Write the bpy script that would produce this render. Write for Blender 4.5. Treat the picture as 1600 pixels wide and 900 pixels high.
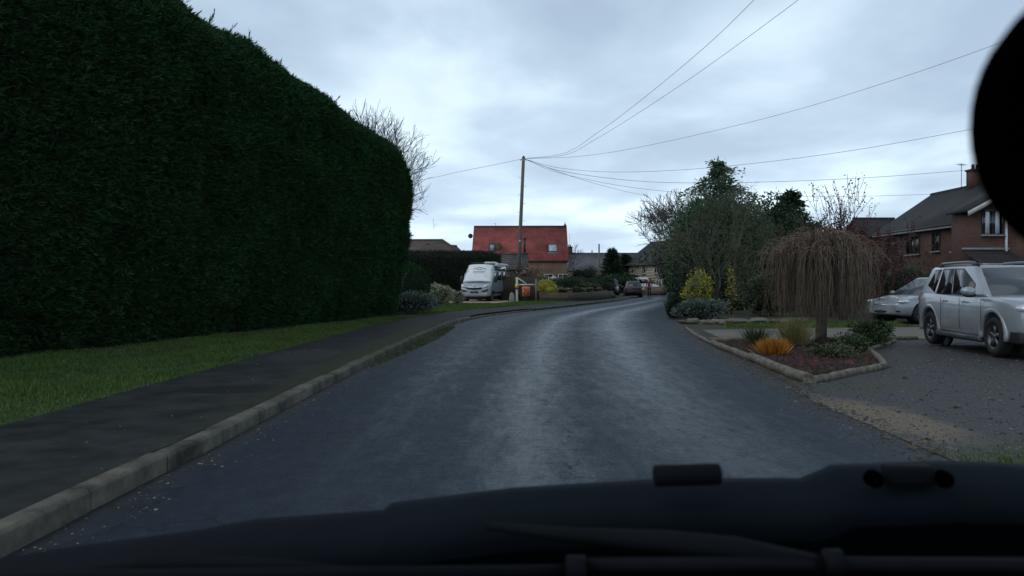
import bpy, bmesh, math, random
import numpy as np
from mathutils import Vector, Matrix, Euler, noise
R = math.radians
random.seed(7); rng = np.random.default_rng(7)
S = bpy.context.scene
C = S.collection
for o in list(bpy.data.objects): bpy.data.objects.remove(o)

# ------------------------------------------------------------------ camera, sky, sun, exposure
F = 1180.0; HZ = 443.0; CH = 1.3          # survey of the photograph: focal length in px, horizon row, eye height
cam = bpy.data.cameras.new('camera'); co = bpy.data.objects.new('camera', cam); C.objects.link(co)
cam.sensor_width = 36; cam.lens = 36 * F / 1600; cam.clip_start = 0.05; cam.clip_end = 3000
co.location = (0, 0, CH); co.rotation_euler = (R(90) - math.atan((450 - HZ) / F), 0, 0)
cam.dof.use_dof = True; cam.dof.focus_distance = 28; cam.dof.aperture_fstop = 4.5
S.camera = co
SUN_EL, SUN_AZ = R(52), R(-115)              # azimuth measured from +Y towards +X
w = bpy.data.worlds.new('World'); S.world = w; w.use_nodes = True
nt = w.node_tree; nt.nodes.clear()
N = nt.nodes.new; L = nt.links.new
sky = N('ShaderNodeTexSky'); sky.sky_type = 'NISHITA'; sky.sun_disc = False
sky.sun_elevation = SUN_EL; sky.sun_rotation = SUN_AZ; sky.air_density = 1.2; sky.dust_density = 2
bg1 = N('ShaderNodeBackground'); bg1.inputs[1].default_value = 0.09; L(sky.outputs[0], bg1.inputs[0])
tc = N('ShaderNodeTexCoord'); sep = N('ShaderNodeSeparateXYZ'); L(tc.outputs['Generated'], sep.inputs[0])
def math_n(op, a, b=None, clamp=False):
    n = N('ShaderNodeMath'); n.operation = op; n.use_clamp = clamp
    for i, v in enumerate((a, b)):
        if v is None: continue
        if isinstance(v, (int, float)): n.inputs[i].default_value = v
        else: L(v, n.inputs[i])
    return n.outputs[0]
zc = math_n('MAXIMUM', sep.outputs[2], 0.0)
den = math_n('ADD', zc, 0.16)
cx = math_n('DIVIDE', sep.outputs[0], den); cy = math_n('DIVIDE', sep.outputs[1], den)
comb = N('ShaderNodeCombineXYZ'); L(cx, comb.inputs[0]); L(cy, comb.inputs[1])
nz = N('ShaderNodeTexNoise'); nz.inputs['Scale'].default_value = 1.25; nz.inputs['Detail'].default_value = 8
nz.inputs['Roughness'].default_value = 0.5; nz.inputs['Distortion'].default_value = 0.2
mp = N('ShaderNodeMapping'); mp.inputs['Location'].default_value = (3.1, 1.4, 0); mp.inputs['Scale'].default_value = (1.0, 0.8, 1)
L(comb.outputs[0], mp.inputs[0]); L(mp.outputs[0], nz.inputs[0])
cr = N('ShaderNodeValToRGB'); L(nz.outputs[0], cr.inputs[0])
cr.color_ramp.elements[0].position = 0.38; cr.color_ramp.elements[0].color = (0.30, 0.385, 0.48, 1)
cr.color_ramp.elements[1].position = 0.64; cr.color_ramp.elements[1].color = (0.52, 0.635, 0.725, 1)
e = cr.color_ramp.elements.new(0.5); e.color = (0.375, 0.475, 0.575, 1)
# the overcast is brighter towards the low sky straight ahead
gl = math_n('SUBTRACT', 1.0, math_n('MULTIPLY', zc, 2.4), True)
gy = math_n('MULTIPLY', math_n('MAXIMUM', sep.outputs[1], 0.0), gl)
gy = math_n('POWER', gy, 2.6)
mr_ = N('ShaderNodeMapRange'); mr_.interpolation_type = 'SMOOTHSTEP'; L(zc, mr_.inputs[0]); mr_.inputs[1].default_value = .28; mr_.inputs[2].default_value = .72
mr_.inputs[3].default_value = 1.28; mr_.inputs[4].default_value = .60          # sky dimmed overhead, mostly out of view, so the ground gets less light
gain = math_n('MULTIPLY', mr_.outputs[0], math_n('ADD', 0.95, math_n('MULTIPLY', gy, 0.42)))
vm = N('ShaderNodeVectorMath'); vm.operation = 'SCALE'; L(cr.outputs[0], vm.inputs[0]); L(gain, vm.inputs['Scale'])
bg2 = N('ShaderNodeBackground'); L(vm.outputs[0], bg2.inputs[0]); bg2.inputs[1].default_value = 0.95
mix = N('ShaderNodeMixShader'); mix.inputs[0].default_value = 0.88
L(bg1.outputs[0], mix.inputs[1]); L(bg2.outputs[0], mix.inputs[2])
wo = N('ShaderNodeOutputWorld'); L(mix.outputs[0], wo.inputs[0])
sl = bpy.data.lights.new('sun', 'SUN'); sl.energy = 0.5; sl.angle = R(60); sl.color = (1, 0.99, 0.975)
so = bpy.data.objects.new('sun', sl); C.objects.link(so)
sd = Vector((math.sin(SUN_AZ) * math.cos(SUN_EL), math.cos(SUN_AZ) * math.cos(SUN_EL), math.sin(SUN_EL)))
so.rotation_euler = sd.to_track_quat('Z', 'Y').to_euler(); so.location = (0, 0, 60)
S.view_settings.view_transform = 'Standard'; S.view_settings.look = 'None'
S.view_settings.exposure = 0.45; S.view_settings.gamma = 1; S.view_settings.use_curve_mapping = False

def P(px, py, D):                            # a surveyed point: photo pixel and distance -> place
    return Vector(((px - 800) / F * D, D, CH + (HZ - py) / F * D))
def G(px, py, z=0.0):
    D = (CH - z) * F / (py - HZ)
    return Vector(((px - 800) / F * D, D, z))

# ------------------------------------------------------------------ materials
MT = {}
def mat(name, c1, c2=None, rough=0.8, scale=6.0, detail=6, bump=0.0, bscale=None, spec=0.5, metal=0.0, coat=0.0,
        island=0.0, stretch=None, pos=(0.35, 0.65), trans=None):
    m = bpy.data.materials.new(name); m.use_nodes = True; t = m.node_tree
    b = t.nodes['Principled BSDF']; ln = t.links.new; nn = t.nodes.new
    b.inputs['Roughness'].default_value = rough; b.inputs['Specular IOR Level'].default_value = spec
    b.inputs['Metallic'].default_value = metal; b.inputs['Coat Weight'].default_value = coat
    b.inputs['Coat Roughness'].default_value = 0.06
    c2 = c2 or tuple(min(1, v * 1.25) for v in c1)
    tcn = nn('ShaderNodeTexCoord'); src = tcn.outputs['Object']
    if stretch:
        mpn = nn('ShaderNodeMapping'); mpn.inputs['Scale'].default_value = stretch; ln(src, mpn.inputs[0]); src = mpn.outputs[0]
    no = nn('ShaderNodeTexNoise'); no.inputs['Scale'].default_value = scale; no.inputs['Detail'].default_value = detail
    no.inputs['Roughness'].default_value = 0.65; ln(src, no.inputs[0])
    fac = no.outputs[0]
    if island:
        g = nn('ShaderNodeNewGeometry'); mm = nn('ShaderNodeMath'); mm.operation = 'MULTIPLY_ADD'
        sb = nn('ShaderNodeMath'); sb.operation = 'SUBTRACT'; sb.inputs[1].default_value = 0.5; ln(g.outputs['Random Per Island'], sb.inputs[0])
        ln(sb.outputs[0], mm.inputs[0]); mm.inputs[1].default_value = island; ln(fac, mm.inputs[2]); fac = mm.outputs[0]
    r = nn('ShaderNodeValToRGB'); ln(fac, r.inputs[0])
    r.color_ramp.elements[0].position = pos[0]; r.color_ramp.elements[1].position = pos[1]
    r.color_ramp.elements[0].color = (*c1, 1); r.color_ramp.elements[1].color = (*c2, 1)
    ln(r.outputs[0], b.inputs['Base Color'])
    if bump:
        n2 = nn('ShaderNodeTexNoise'); n2.inputs['Scale'].default_value = bscale or scale * 6; n2.inputs['Detail'].default_value = 4
        ln(src, n2.inputs[0]); bp = nn('ShaderNodeBump'); bp.inputs['Strength'].default_value = min(1, bump * 10); bp.inputs['Distance'].default_value = bump
        ln(n2.outputs[0], bp.inputs['Height']); ln(bp.outputs[0], b.inputs['Normal'])
    MT[name] = m
    return m
def brickmat(name, c1, c2, mortar, bw=0.225, bh=0.075, ms=0.012, rough=0.85, off=0.5, plane='XZ', bump=0.01, dirt=None):
    m = mat(name, c1, rough=rough); t = m.node_tree; nn = t.nodes.new; ln = t.links.new; b = t.nodes['Principled BSDF']
    tcn = nn('ShaderNodeTexCoord'); sp = nn('ShaderNodeSeparateXYZ'); cb = nn('ShaderNodeCombineXYZ')
    g = nn('ShaderNodeNewGeometry'); ns = nn('ShaderNodeSeparateXYZ'); ln(g.outputs['Normal'], ns.inputs[0])
    ln(tcn.outputs['Object'], sp.inputs[0])
    if plane == 'AUTO':      # horizontal run = x on faces that look along y, y on faces that look along x
        ab = nn('ShaderNodeMath'); ab.operation = 'ABSOLUTE'; ln(ns.outputs[0], ab.inputs[0])
        gt = nn('ShaderNodeMath'); gt.operation = 'GREATER_THAN'; gt.inputs[1].default_value = 0.6; ln(ab.outputs[0], gt.inputs[0])
        mx = nn('ShaderNodeMix'); ln(gt.outputs[0], mx.inputs[0]); ln(sp.outputs[0], mx.inputs[2]); ln(sp.outputs[1], mx.inputs[3])
        ln(mx.outputs[0], cb.inputs[0]); ln(sp.outputs[2], cb.inputs[1])
    elif plane == 'XZ': ln(sp.outputs[0], cb.inputs[0]); ln(sp.outputs[2], cb.inputs[1])
    else: ln(sp.outputs[1], cb.inputs[0]); ln(sp.outputs[2], cb.inputs[1])
    br = nn('ShaderNodeTexBrick'); ln(cb.outputs[0], br.inputs[0]); br.inputs['Scale'].default_value = 1
    br.inputs['Brick Width'].default_value = bw; br.inputs['Row Height'].default_value = bh; br.inputs['Mortar Size'].default_value = ms
    br.offset = off
    br.inputs['Color1'].default_value = (*c1, 1); br.inputs['Color2'].default_value = (*c2, 1); br.inputs['Mortar'].default_value = (*mortar, 1)
    no = nn('ShaderNodeTexNoise'); no.inputs['Scale'].default_value = 0.8; no.inputs['Detail'].default_value = 7; ln(tcn.outputs['Object'], no.inputs[0])
    rr = nn('ShaderNodeValToRGB'); ln(no.outputs[0], rr.inputs[0]); rr.color_ramp.elements[0].position = .3; rr.color_ramp.elements[1].position = .72
    rr.color_ramp.elements[0].color = (*(dirt or (0.6, 0.6, 0.62)), 1); rr.color_ramp.elements[1].color = (1.1, 1.08, 1.05, 1)
    mu = nn('ShaderNodeMix'); mu.data_type = 'RGBA'; mu.blend_type = 'MULTIPLY'; mu.inputs[0].default_value = 1
    ln(br.outputs[0], mu.inputs[6]); ln(rr.outputs[0], mu.inputs[7]); ln(mu.outputs[2], b.inputs['Base Color'])
    bp = nn('ShaderNodeBump'); bp.inputs['Distance'].default_value = bump; bp.invert = True; bp.inputs['Strength'].default_value = .8
    ln(br.outputs[1], bp.inputs['Height']); ln(bp.outputs[0], b.inputs['Normal'])
    return m
mat('bark', (.045, .038, .03), (.10, .085, .066), scale=8, bump=.02)
mat('twig', (.05, .042, .034), (.10, .085, .066), scale=5)
mat('twig_green', (.055, .062, .035), (.12, .125, .075), scale=4)
mat('twig_red', (.055, .022, .024), (.12, .045, .045), scale=4)
mat('twig_far', (.03, .032, .034), (.055, .058, .06), scale=4)
mat('hedge_leaf', (.013, .042, .014), (.045, .115, .038), rough=.75, scale=.8, detail=8, island=.5, spec=.12, pos=(.2, .95))
mat('hedge_brown', (.025, .022, .010), (.06, .05, .022), rough=.9, scale=4, island=.6, pos=(.2, .9))
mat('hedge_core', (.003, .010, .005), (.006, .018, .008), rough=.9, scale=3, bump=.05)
mat('leaf_dark', (.008, .026, .012), (.032, .075, .03), rough=.55, scale=2, island=.5, pos=(.2, .9), spec=.3)
mat('leaf_cedar', (.026, .058, .028), (.080, .145, .070), rough=.6, scale=2, island=.5, pos=(.2, .9))
mat('leaf_olive', (.03, .045, .018), (.10, .115, .05), rough=.6, scale=2, island=.5, pos=(.2, .9))
mat('leaf_mid', (.02, .045, .014), (.07, .12, .035), rough=.5, scale=2, island=.5, pos=(.2, .9))
mat('leaf_yellow', (.18, .16, .012), (.55, .50, .04), rough=.5, scale=3, island=.5, pos=(.15, .8))
mat('straw_blade', (.10, .10, .03), (.28, .25, .09), rough=.7, scale=3, island=.6, pos=(.2, .8))
mat('leaf_gold', (.22, .20, .03), (.60, .54, .12), rough=.6, scale=3, island=.4, pos=(.2, .8))
mat('leaf_grey', (.05, .075, .06), (.16, .21, .17), rough=.6, scale=3, island=.5, pos=(.2, .85))
mat('leaf_varieg', (.10, .15, .06), (.55, .52, .38), rough=.6, scale=4, island=.9, pos=(.25, .8))
mat('leaf_orange', (.26, .10, .008), (.62, .27, .025), rough=.7, scale=6, island=.5, pos=(.2, .8))
mat('leaf_brown', (.03, .018, .010), (.11, .068, .035), rough=.8, scale=6, island=.8, pos=(.2, .8))
mat('mulch', (.014, .008, .005), (.055, .03, .018), rough=.9, scale=6, island=.9, pos=(.2, .9))
mat('leaf_red', (.03, .008, .009), (.10, .02, .02), rough=.6, scale=5, island=.7, pos=(.2, .8))
mat('leaf_pale', (.07, .058, .035), (.32, .29, .21), rough=.6, scale=9, island=.9, pos=(.2, .8))
mat('box_hedge', (.012, .02, .009), (.035, .05, .02), rough=.7, scale=1.2, island=.4, pos=(.2, .9))
mat('grass_blade', (.030, .065, .009), (.115, .19, .026), rough=.7, scale=1.6, detail=9, island=.7, pos=(.2, .85))
mat('lawn', (.018, .036, .008), (.055, .085, .018), rough=.95, scale=1.5, bump=.03, bscale=30)
mat('soil', (.015, .009, .006), (.04, .024, .015), rough=.95, scale=3, bump=.03, bscale=25)
mat('path_tar', (.010, .0125, .013), (.034, .038, .037), rough=.8, scale=2.6, detail=15, bump=.008, bscale=70, spec=.2)
mat('kerb_stone', (.024, .023, .017), (.15, .138, .108), rough=.85, scale=3.2, detail=15, bump=.014, bscale=28)
mat('gravel_dark', (.012, .012, .0125), (.075, .072, .072), rough=.7, scale=42, detail=4, bump=.03, bscale=55, pos=(.4, .72))
mat('gravel_stone', (.018, .018, .018), (.15, .14, .14), rough=.6, scale=4, island=1.3, pos=(.1, 1.0))
mat('sand', (.10, .075, .042), (.20, .16, .10), rough=.9, scale=3, bump=.01, bscale=60)
mat('paving', (.09, .08, .062), (.17, .15, .115), rough=.75, scale=1.4, bump=.01, bscale=40)
mat('drive_tan', (.26, .20, .14), (.42, .34, .25), rough=.9, scale=5, bump=.02, bscale=50)
mat('log', (.06, .055, .042), (.24, .21, .165), rough=.85, scale=9, detail=9, bump=.02, stretch=(1, 1, 1))
mat('pole_wood', (.10, .085, .07), (.17, .15, .125), rough=.85, scale=4, bump=.01, stretch=(6, 6, .5))
mat('fence_wood', (.035, .028, .02), (.075, .06, .045), rough=.85, scale=3, bump=.01, stretch=(8, 8, .6))
mat('fence_grey', (.13, .12, .105), (.24, .22, .19), rough=.85, scale=3, bump=.01, stretch=(6, 6, .6))
mat('white_paint', (.58, .56, .50), (.74, .72, .66), rough=.5, scale=3)
mat('white_plastic', (.62, .63, .62), (.74, .74, .73), rough=.4, scale=3)
mat('yellow_sign', (.62, .36, .02), (.75, .46, .03), rough=.4)
mat('orange_sign', (.55, .15, .05), (.70, .22, .08), rough=.6, scale=9)
mat('sign_ink', (.10, .03, .02), (.18, .05, .03), rough=.6)
mat('wire', (.03, .032, .035), rough=.6)
mat('black_trim', (.012, .012, .013), (.02, .02, .022), rough=.55)
mat('tyre', (.010, .010, .011), (.018, .018, .018), rough=.8, scale=12)
mat('alloy', (.10, .105, .11), (.16, .165, .17), rough=.35, metal=.6)
mat('chrome', (.6, .62, .64), (.75, .75, .76), rough=.15, metal=.9)
mat('silver_paint', (.24, .26, .28), (.34, .36, .385), rough=.32, metal=.35, coat=.8, scale=1.5)
mat('suv_paint', (.32, .345, .38), (.40, .43, .465), rough=.34, metal=.25, coat=.9, scale=1.2)
mat('van_paint', (.36, .41, .45), (.46, .51, .55), rough=.3, metal=.3, coat=.8, scale=1.5)
mat('screen_cover', (.72, .74, .75), (.85, .87, .88), rough=.55, scale=3, bump=.02, bscale=4)
mat('cover_print', (.10, .12, .14), rough=.6)
mat('dark_paint', (.018, .022, .032), (.03, .034, .045), rough=.3, coat=.9)
mat('maroon_paint', (.035, .022, .032), (.05, .032, .045), rough=.3, coat=.9)
mat('glass', (.012, .015, .017), (.02, .024, .028), rough=.06, spec=.8)
mat('screen_glass', (.055, .07, .085), (.075, .092, .108), rough=.16, spec=.45, scale=2)  # bluish haze of the car interior is put into the pane colour
mat('glass_sky', (.30, .36, .42), (.42, .48, .54), rough=.08, spec=1.0, scale=2)
mat('lamp_glass', (.45, .48, .52), (.8, .82, .85), rough=.08, spec=1, scale=14, metal=.3)
mat('red_lens', (.25, .01, .01), rough=.15)
mat('curtain', (.45, .50, .58), (.62, .66, .72), rough=.7, scale=3, stretch=(14, 14, .4))
mat('roof_white', (.5, .52, .52), rough=.5)
mat('cabin_plastic', (.002, .0025, .0035), (.003, .004, .005), rough=.8, scale=20, spec=.1)  # near black: shade of the unbuilt car roof is put into the colour
mat('cabin_dark', (.0006, .0006, .0008), (.0008, .0008, .001), rough=1, spec=0)  # darkness of the shaded cabin is put into this black, without sheen
mat('wiper_paint', (.003, .0045, .006), (.005, .0065, .009), rough=.8, spec=.12)
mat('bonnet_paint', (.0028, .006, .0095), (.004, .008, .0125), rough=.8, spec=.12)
mat('weep_bark', (.06, .045, .035), (.13, .10, .075), scale=9, bump=.02)
mat('weep_twig', (.105, .075, .052), (.215, .16, .115), scale=5)
mat('skin', (.42, .24, .18), rough=.6); mat('cloth_red', (.13, .03, .05), (.18, .045, .07), rough=.9); mat('cloth_dark', (.012, .012, .018), rough=.9)
mat('hair', (.03, .02, .015), rough=.8)
mat('stone_cap', (.26, .25, .23), (.40, .38, .35), rough=.85, scale=3, bump=.01)
mat('gutter', (.02, .02, .02), rough=.5)
mat('fascia', (.46, .47, .46), (.58, .58, .57), rough=.5, scale=2)
mat('lead', (.16, .17, .18), (.25, .26, .27), rough=.6)
mat('dirty_snow_tile', (.07, .06, .055), rough=.8)
brickmat('red_tiles', (.40, .098, .082), (.34, .075, .066), (.22, .045, .04), .30, .17, .012, off=.5, plane='XZ', bump=.03, dirt=(.50, .44, .44))
brickmat('dark_tiles', (.022, .022, .024), (.034, .032, .033), (.018, .016, .017), .30, .20, .02, off=.5, plane='YZ', bump=.03, dirt=(.6, .62, .6))
brickmat('dark_tiles_x', (.024, .021, .021), (.04, .033, .031), (.016, .014, .015), .30, .17, .03, off=.5, plane='XZ', bump=.03)
brickmat('brown_tiles', (.10, .075, .06), (.13, .09, .07), (.05, .035, .03), .30, .18, .015, plane='XZ')
brickmat('stone_slates', (.10, .10, .10), (.16, .155, .15), (.03, .03, .03), .32, .20, .03, plane='XZ', bump=.03)
brickmat('grey_slates', (.11, .115, .13), (.14, .145, .16), (.06, .06, .07), .3, .2, .012, plane='XZ')
brickmat('brick_red', (.10, .036, .024), (.155, .062, .042), (.09, .07, .058), plane='AUTO')
brickmat('brick_warm', (.30, .13, .07), (.38, .17, .10), (.30, .24, .18), plane='AUTO')
brickmat('cream_stone', (.56, .48, .33), (.64, .56, .40), (.33, .29, .22), .4, .16, .014, plane='AUTO')
brickmat('garden_stone', (.09, .08, .055), (.15, .13, .095), (.06, .05, .04), .34, .12, .02, plane='AUTO', bump=.03)
brickmat('tan_stone', (.17, .13, .095), (.24, .18, .13), (.10, .08, .065), .36, .13, .02, plane='AUTO', bump=.03)

def add_mask(mname, c1, c2, ell, soft=.25, ns=3.0, grow=1.0):
    # a second soil lying in an uneven patch of the same ground sheet: ellipse (cx, cy, rx, ry, angle) with a broken edge
    t = MT[mname].node_tree; nn = t.nodes.new; ln = t.links.new; b = t.nodes['Principled BSDF']; old = b.inputs['Base Color'].links[0].from_socket
    tcn = nn('ShaderNodeTexCoord'); mp_ = nn('ShaderNodeMapping'); mp_.vector_type = 'TEXTURE'; mp_.inputs['Location'].default_value = (ell[0], ell[1], 0); mp_.inputs['Rotation'].default_value = (0, 0, ell[4]); mp_.inputs['Scale'].default_value = (ell[2], ell[3], 1)
    ln(tcn.outputs['Object'], mp_.inputs[0]); le = nn('ShaderNodeVectorMath'); le.operation = 'LENGTH'; ln(mp_.outputs[0], le.inputs[0])
    no = nn('ShaderNodeTexNoise'); no.inputs['Scale'].default_value = ns; no.inputs['Detail'].default_value = 8; no.inputs['Roughness'].default_value = .7; ln(tcn.outputs['Object'], no.inputs[0])
    ad = nn('ShaderNodeMath'); ad.operation = 'MULTIPLY_ADD'; ln(no.outputs[0], ad.inputs[0]); ad.inputs[1].default_value = 1.3; ln(le.outputs['Value'], ad.inputs[2])
    mr = nn('ShaderNodeMapRange'); ln(ad.outputs[0], mr.inputs[0]); mr.inputs[1].default_value = 1.65 + soft; mr.inputs[2].default_value = 1.65 - soft; mr.inputs[3].default_value = 0; mr.inputs[4].default_value = .9
    n2 = nn('ShaderNodeTexNoise'); n2.inputs['Scale'].default_value = 18; n2.inputs['Detail'].default_value = 6; ln(tcn.outputs['Object'], n2.inputs[0])
    rr = nn('ShaderNodeValToRGB'); ln(n2.outputs[0], rr.inputs[0]); rr.color_ramp.elements[0].position = .3; rr.color_ramp.elements[1].position = .7; rr.color_ramp.elements[0].color = (*c1, 1); rr.color_ramp.elements[1].color = (*c2, 1)
    mx = nn('ShaderNodeMix'); mx.data_type = 'RGBA'; ln(mr.outputs[0], mx.inputs[0]); ln(old, mx.inputs[6]); ln(rr.outputs[0], mx.inputs[7]); ln(mx.outputs[2], b.inputs['Base Color'])
add_mask('path_tar', (.028, .033, .033), (.042, .046, .044), (-3.4, 12.5, .55, 1.1, 0), soft=.06, ns=9)
add_mask('path_tar', (.006, .0075, .008), (.014, .016, .016), (-3.0, 8.4, .7, .35, .2), soft=.08, ns=7)
add_mask('path_tar', (.02, .028, .012), (.04, .05, .02), (-2.55, 16, .28, 9, 0), soft=.3, ns=6)
add_mask('kerb_stone', (.03, .04, .018), (.06, .07, .03), (-2.1, 17, 1.2, 6, 0), ns=5)
mat('soil_grass', (.018, .015, .011), (.045, .05, .02), rough=.95, scale=2.2, detail=9, bump=.03, bscale=30, pos=(.4, .6))
add_mask('gravel_dark', (.10, .076, .045), (.19, .146, .09), (3.55, 7.35, .46, 1.20, .08))
add_mask('gravel_dark', (.012, .022, .006), (.035, .05, .014), (5.3, 5.6, 1.9, .55, -.05))
add_mask('gravel_dark', (.012, .022, .006), (.035, .05, .014), (4.3, 9.4, .8, .35, .3))
# asphalt of the road: worn wheel tracks, damp patches, fine aggregate.  UV: u across (0..1), v along in metres
def road_mat():
    m = bpy.data.materials.new('wet_asphalt'); m.use_nodes = True; t = m.node_tree; b = t.nodes['Principled BSDF']; nn = t.nodes.new; ln = t.links.new
    def mth(op, a, c=None, cl=False):
        n = nn('ShaderNodeMath'); n.operation = op; n.use_clamp = cl
        for i, v in enumerate((a, c)):
            if v is None: continue
            if isinstance(v, (int, float)): n.inputs[i].default_value = v
            else: ln(v, n.inputs[i])
        return n.outputs[0]
    uv = nn('ShaderNodeUVMap'); sp = nn('ShaderNodeSeparateXYZ'); ln(uv.outputs[0], sp.inputs[0])
    tcn = nn('ShaderNodeTexCoord')
    def noi(scale, det=5, st=None, rough=.6):
        n = nn('ShaderNodeTexNoise'); n.inputs['Scale'].default_value = scale; n.inputs['Detail'].default_value = det; n.inputs['Roughness'].default_value = rough
        if st:
            mpn = nn('ShaderNodeMapping'); mpn.inputs['Scale'].default_value = st; ln(tcn.outputs['Object'], mpn.inputs[0]); ln(mpn.outputs[0], n.inputs[0])
        else: ln(tcn.outputs['Object'], n.inputs[0])
        return n.outputs[0]
    wob = mth('MULTIPLY', mth('SUBTRACT', noi(.30, 3, (1, .3, 1)), .5), .10)
    u = mth('ADD', sp.outputs[0], wob)
    def band(c, wd):
        d = mth('DIVIDE', mth('ABSOLUTE', mth('SUBTRACT', u, c)), wd)
        return mth('SUBTRACT', 1.0, d, True)
    tr = mth('MAXIMUM', mth('MAXIMUM', band(.44, .12), band(.70, .17)), mth('MULTIPLY', band(.20, .10), .35))
    patch = noi(3.4, 12, (1.5, .42, 1), .8)
    wet = mth('ADD', mth('MULTIPLY', tr, .62), mth('MULTIPLY', mth('SUBTRACT', patch, .5), 1.5), True)
    rr = nn('ShaderNodeMapRange'); ln(wet, rr.inputs[0]); rr.inputs[3].default_value = .66; rr.inputs[4].default_value = .18
    grit = noi(38, 6); ra = mth('ADD', rr.outputs[0], mth('MULTIPLY', mth('SUBTRACT', grit, .5), .45))
    RA = ra
    cr = nn('ShaderNodeValToRGB'); ln(noi(7, 10, (1, .5, 1), .75), cr.inputs[0])
    cr.color_ramp.elements[0].position = .33; cr.color_ramp.elements[0].color = (.0045, .008, .0135, 1)
    cr.color_ramp.elements[1].position = .68; cr.color_ramp.elements[1].color = (.017, .026, .040, 1)  # the sky's blue cast is put into the asphalt colour and specular tint
    # tar repairs: darker fraying specks in the tracks
    sk = nn('ShaderNodeMapRange'); ln(noi(5.5, 10, (1.3, .7, 1), .8), sk.inputs[0]); sk.inputs[1].default_value = .565; sk.inputs[2].default_value = .66
    fr = mth('MULTIPLY', sk.outputs[0], mth('MAXIMUM', mth('MULTIPLY', band(.49, .07), 1.3, True), mth('MULTIPLY', band(.68, .12), .8)))
    mx = nn('ShaderNodeMix'); mx.data_type = 'RGBA'; ln(fr, mx.inputs[0]); ln(cr.outputs[0], mx.inputs[6]); mx.inputs[7].default_value = (.004, .0045, .006, 1)
    vv = sp.outputs[1]
    def slot(v0, wv, u0, wu):      # reinstated trench or sealed joint
        a = mth('SUBTRACT', 1.0, mth('DIVIDE', mth('ABSOLUTE', mth('SUBTRACT', mth('ADD', vv, mth('MULTIPLY', mth('SUBTRACT', noi(2.5, 4), .5), .18)), v0)), wv), True)
        c = mth('SUBTRACT', 1.0, mth('DIVIDE', mth('ABSOLUTE', mth('SUBTRACT', sp.outputs[0], u0)), wu), True)
        return mth('MULTIPLY', mth('MULTIPLY', a, 6.0, True), mth('MULTIPLY', c, 12.0, True))
    sl = mth('MAXIMUM', mth('MAXIMUM', slot(25.9, .07, .38, .30), slot(21.2, .05, .55, .36)), mth('MAXIMUM', slot(17.4, .05, .32, .22), slot(30.5, .12, .30, .22)))
    mxa = nn('ShaderNodeMix'); mxa.data_type = 'RGBA'; ln(mth('MULTIPLY', sl, .75), mxa.inputs[0]); ln(mx.outputs[2], mxa.inputs[6]); mxa.inputs[7].default_value = (.004, .0055, .008, 1)
    pa = mth('MAXIMUM', slot(27.6, .9, .62, .13), slot(34.5, 1.3, .70, .16))
    mxb = nn('ShaderNodeMix'); mxb.data_type = 'RGBA'; ln(mth('MULTIPLY', pa, .55), mxb.inputs[0]); ln(mxa.outputs[2], mxb.inputs[6]); mxb.inputs[7].default_value = (.06, .075, .095, 1)
    vo = nn('ShaderNodeTexVoronoi'); vo.feature = 'DISTANCE_TO_EDGE'; vo.inputs['Scale'].default_value = .8; mv = nn('ShaderNodeVectorMath'); mv.operation = 'ADD'; n3 = nn('ShaderNodeTexNoise'); n3.inputs['Scale'].default_value = 2.2; n3.inputs['Detail'].default_value = 6
    ln(tcn.outputs['Object'], n3.inputs[0]); ln(tcn.outputs['Object'], mv.inputs[0]); ln(n3.outputs['Color'], mv.inputs[1]); ln(mv.outputs[0], vo.inputs['Vector'])
    ck = mth('MULTIPLY', mth('LESS_THAN', vo.outputs['Distance'], .012), mth('GREATER_THAN', noi(.6, 2), .53))
    mxc = nn('ShaderNodeMix'); mxc.data_type = 'RGBA'; ln(mth('MULTIPLY', ck, .8), mxc.inputs[0]); ln(mxb.outputs[2], mxc.inputs[6]); mxc.inputs[7].default_value = (.004, .005, .007, 1)
    mx = mxc
    ln(mth('ADD', RA, mth('MULTIPLY', fr, .18), True), b.inputs['Roughness'])
    # earth washed along both edges
    ed = mth('MAXIMUM', mth('SUBTRACT', 1.0, mth('DIVIDE', sp.outputs[0], .05), True), mth('SUBTRACT', 1.0, mth('DIVIDE', mth('SUBTRACT', 1.0, sp.outputs[0]), .10), True))
    ed = mth('MULTIPLY', ed, mth('MULTIPLY', noi(5, 6), 1.3))
    m2 = nn('ShaderNodeMix'); m2.data_type = 'RGBA'; ln(ed, m2.inputs[0]); ln(mx.outputs[2], m2.inputs[6]); m2.inputs[7].default_value = (.035, .031, .025, 1)
    ln(m2.outputs[2], b.inputs['Base Color']); b.inputs['Specular IOR Level'].default_value = .38; b.inputs['Specular Tint'].default_value = (.70, .86, 1, 1)
    h = mth('ADD', mth('MULTIPLY', noi(90, 3), .35), mth('ADD', mth('MULTIPLY', noi(9, 5), .8), mth('MULTIPLY', mth('ADD', fr, mth('MAXIMUM', ck, sl)), -.6)))
    bp = nn('ShaderNodeBump'); bp.inputs['Distance'].default_value = .016; bp.inputs['Strength'].default_value = .7
    ln(h, bp.inputs['Height']); ln(bp.outputs[0], b.inputs['Normal'])
    MT['wet_asphalt'] = m
road_mat()

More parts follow.
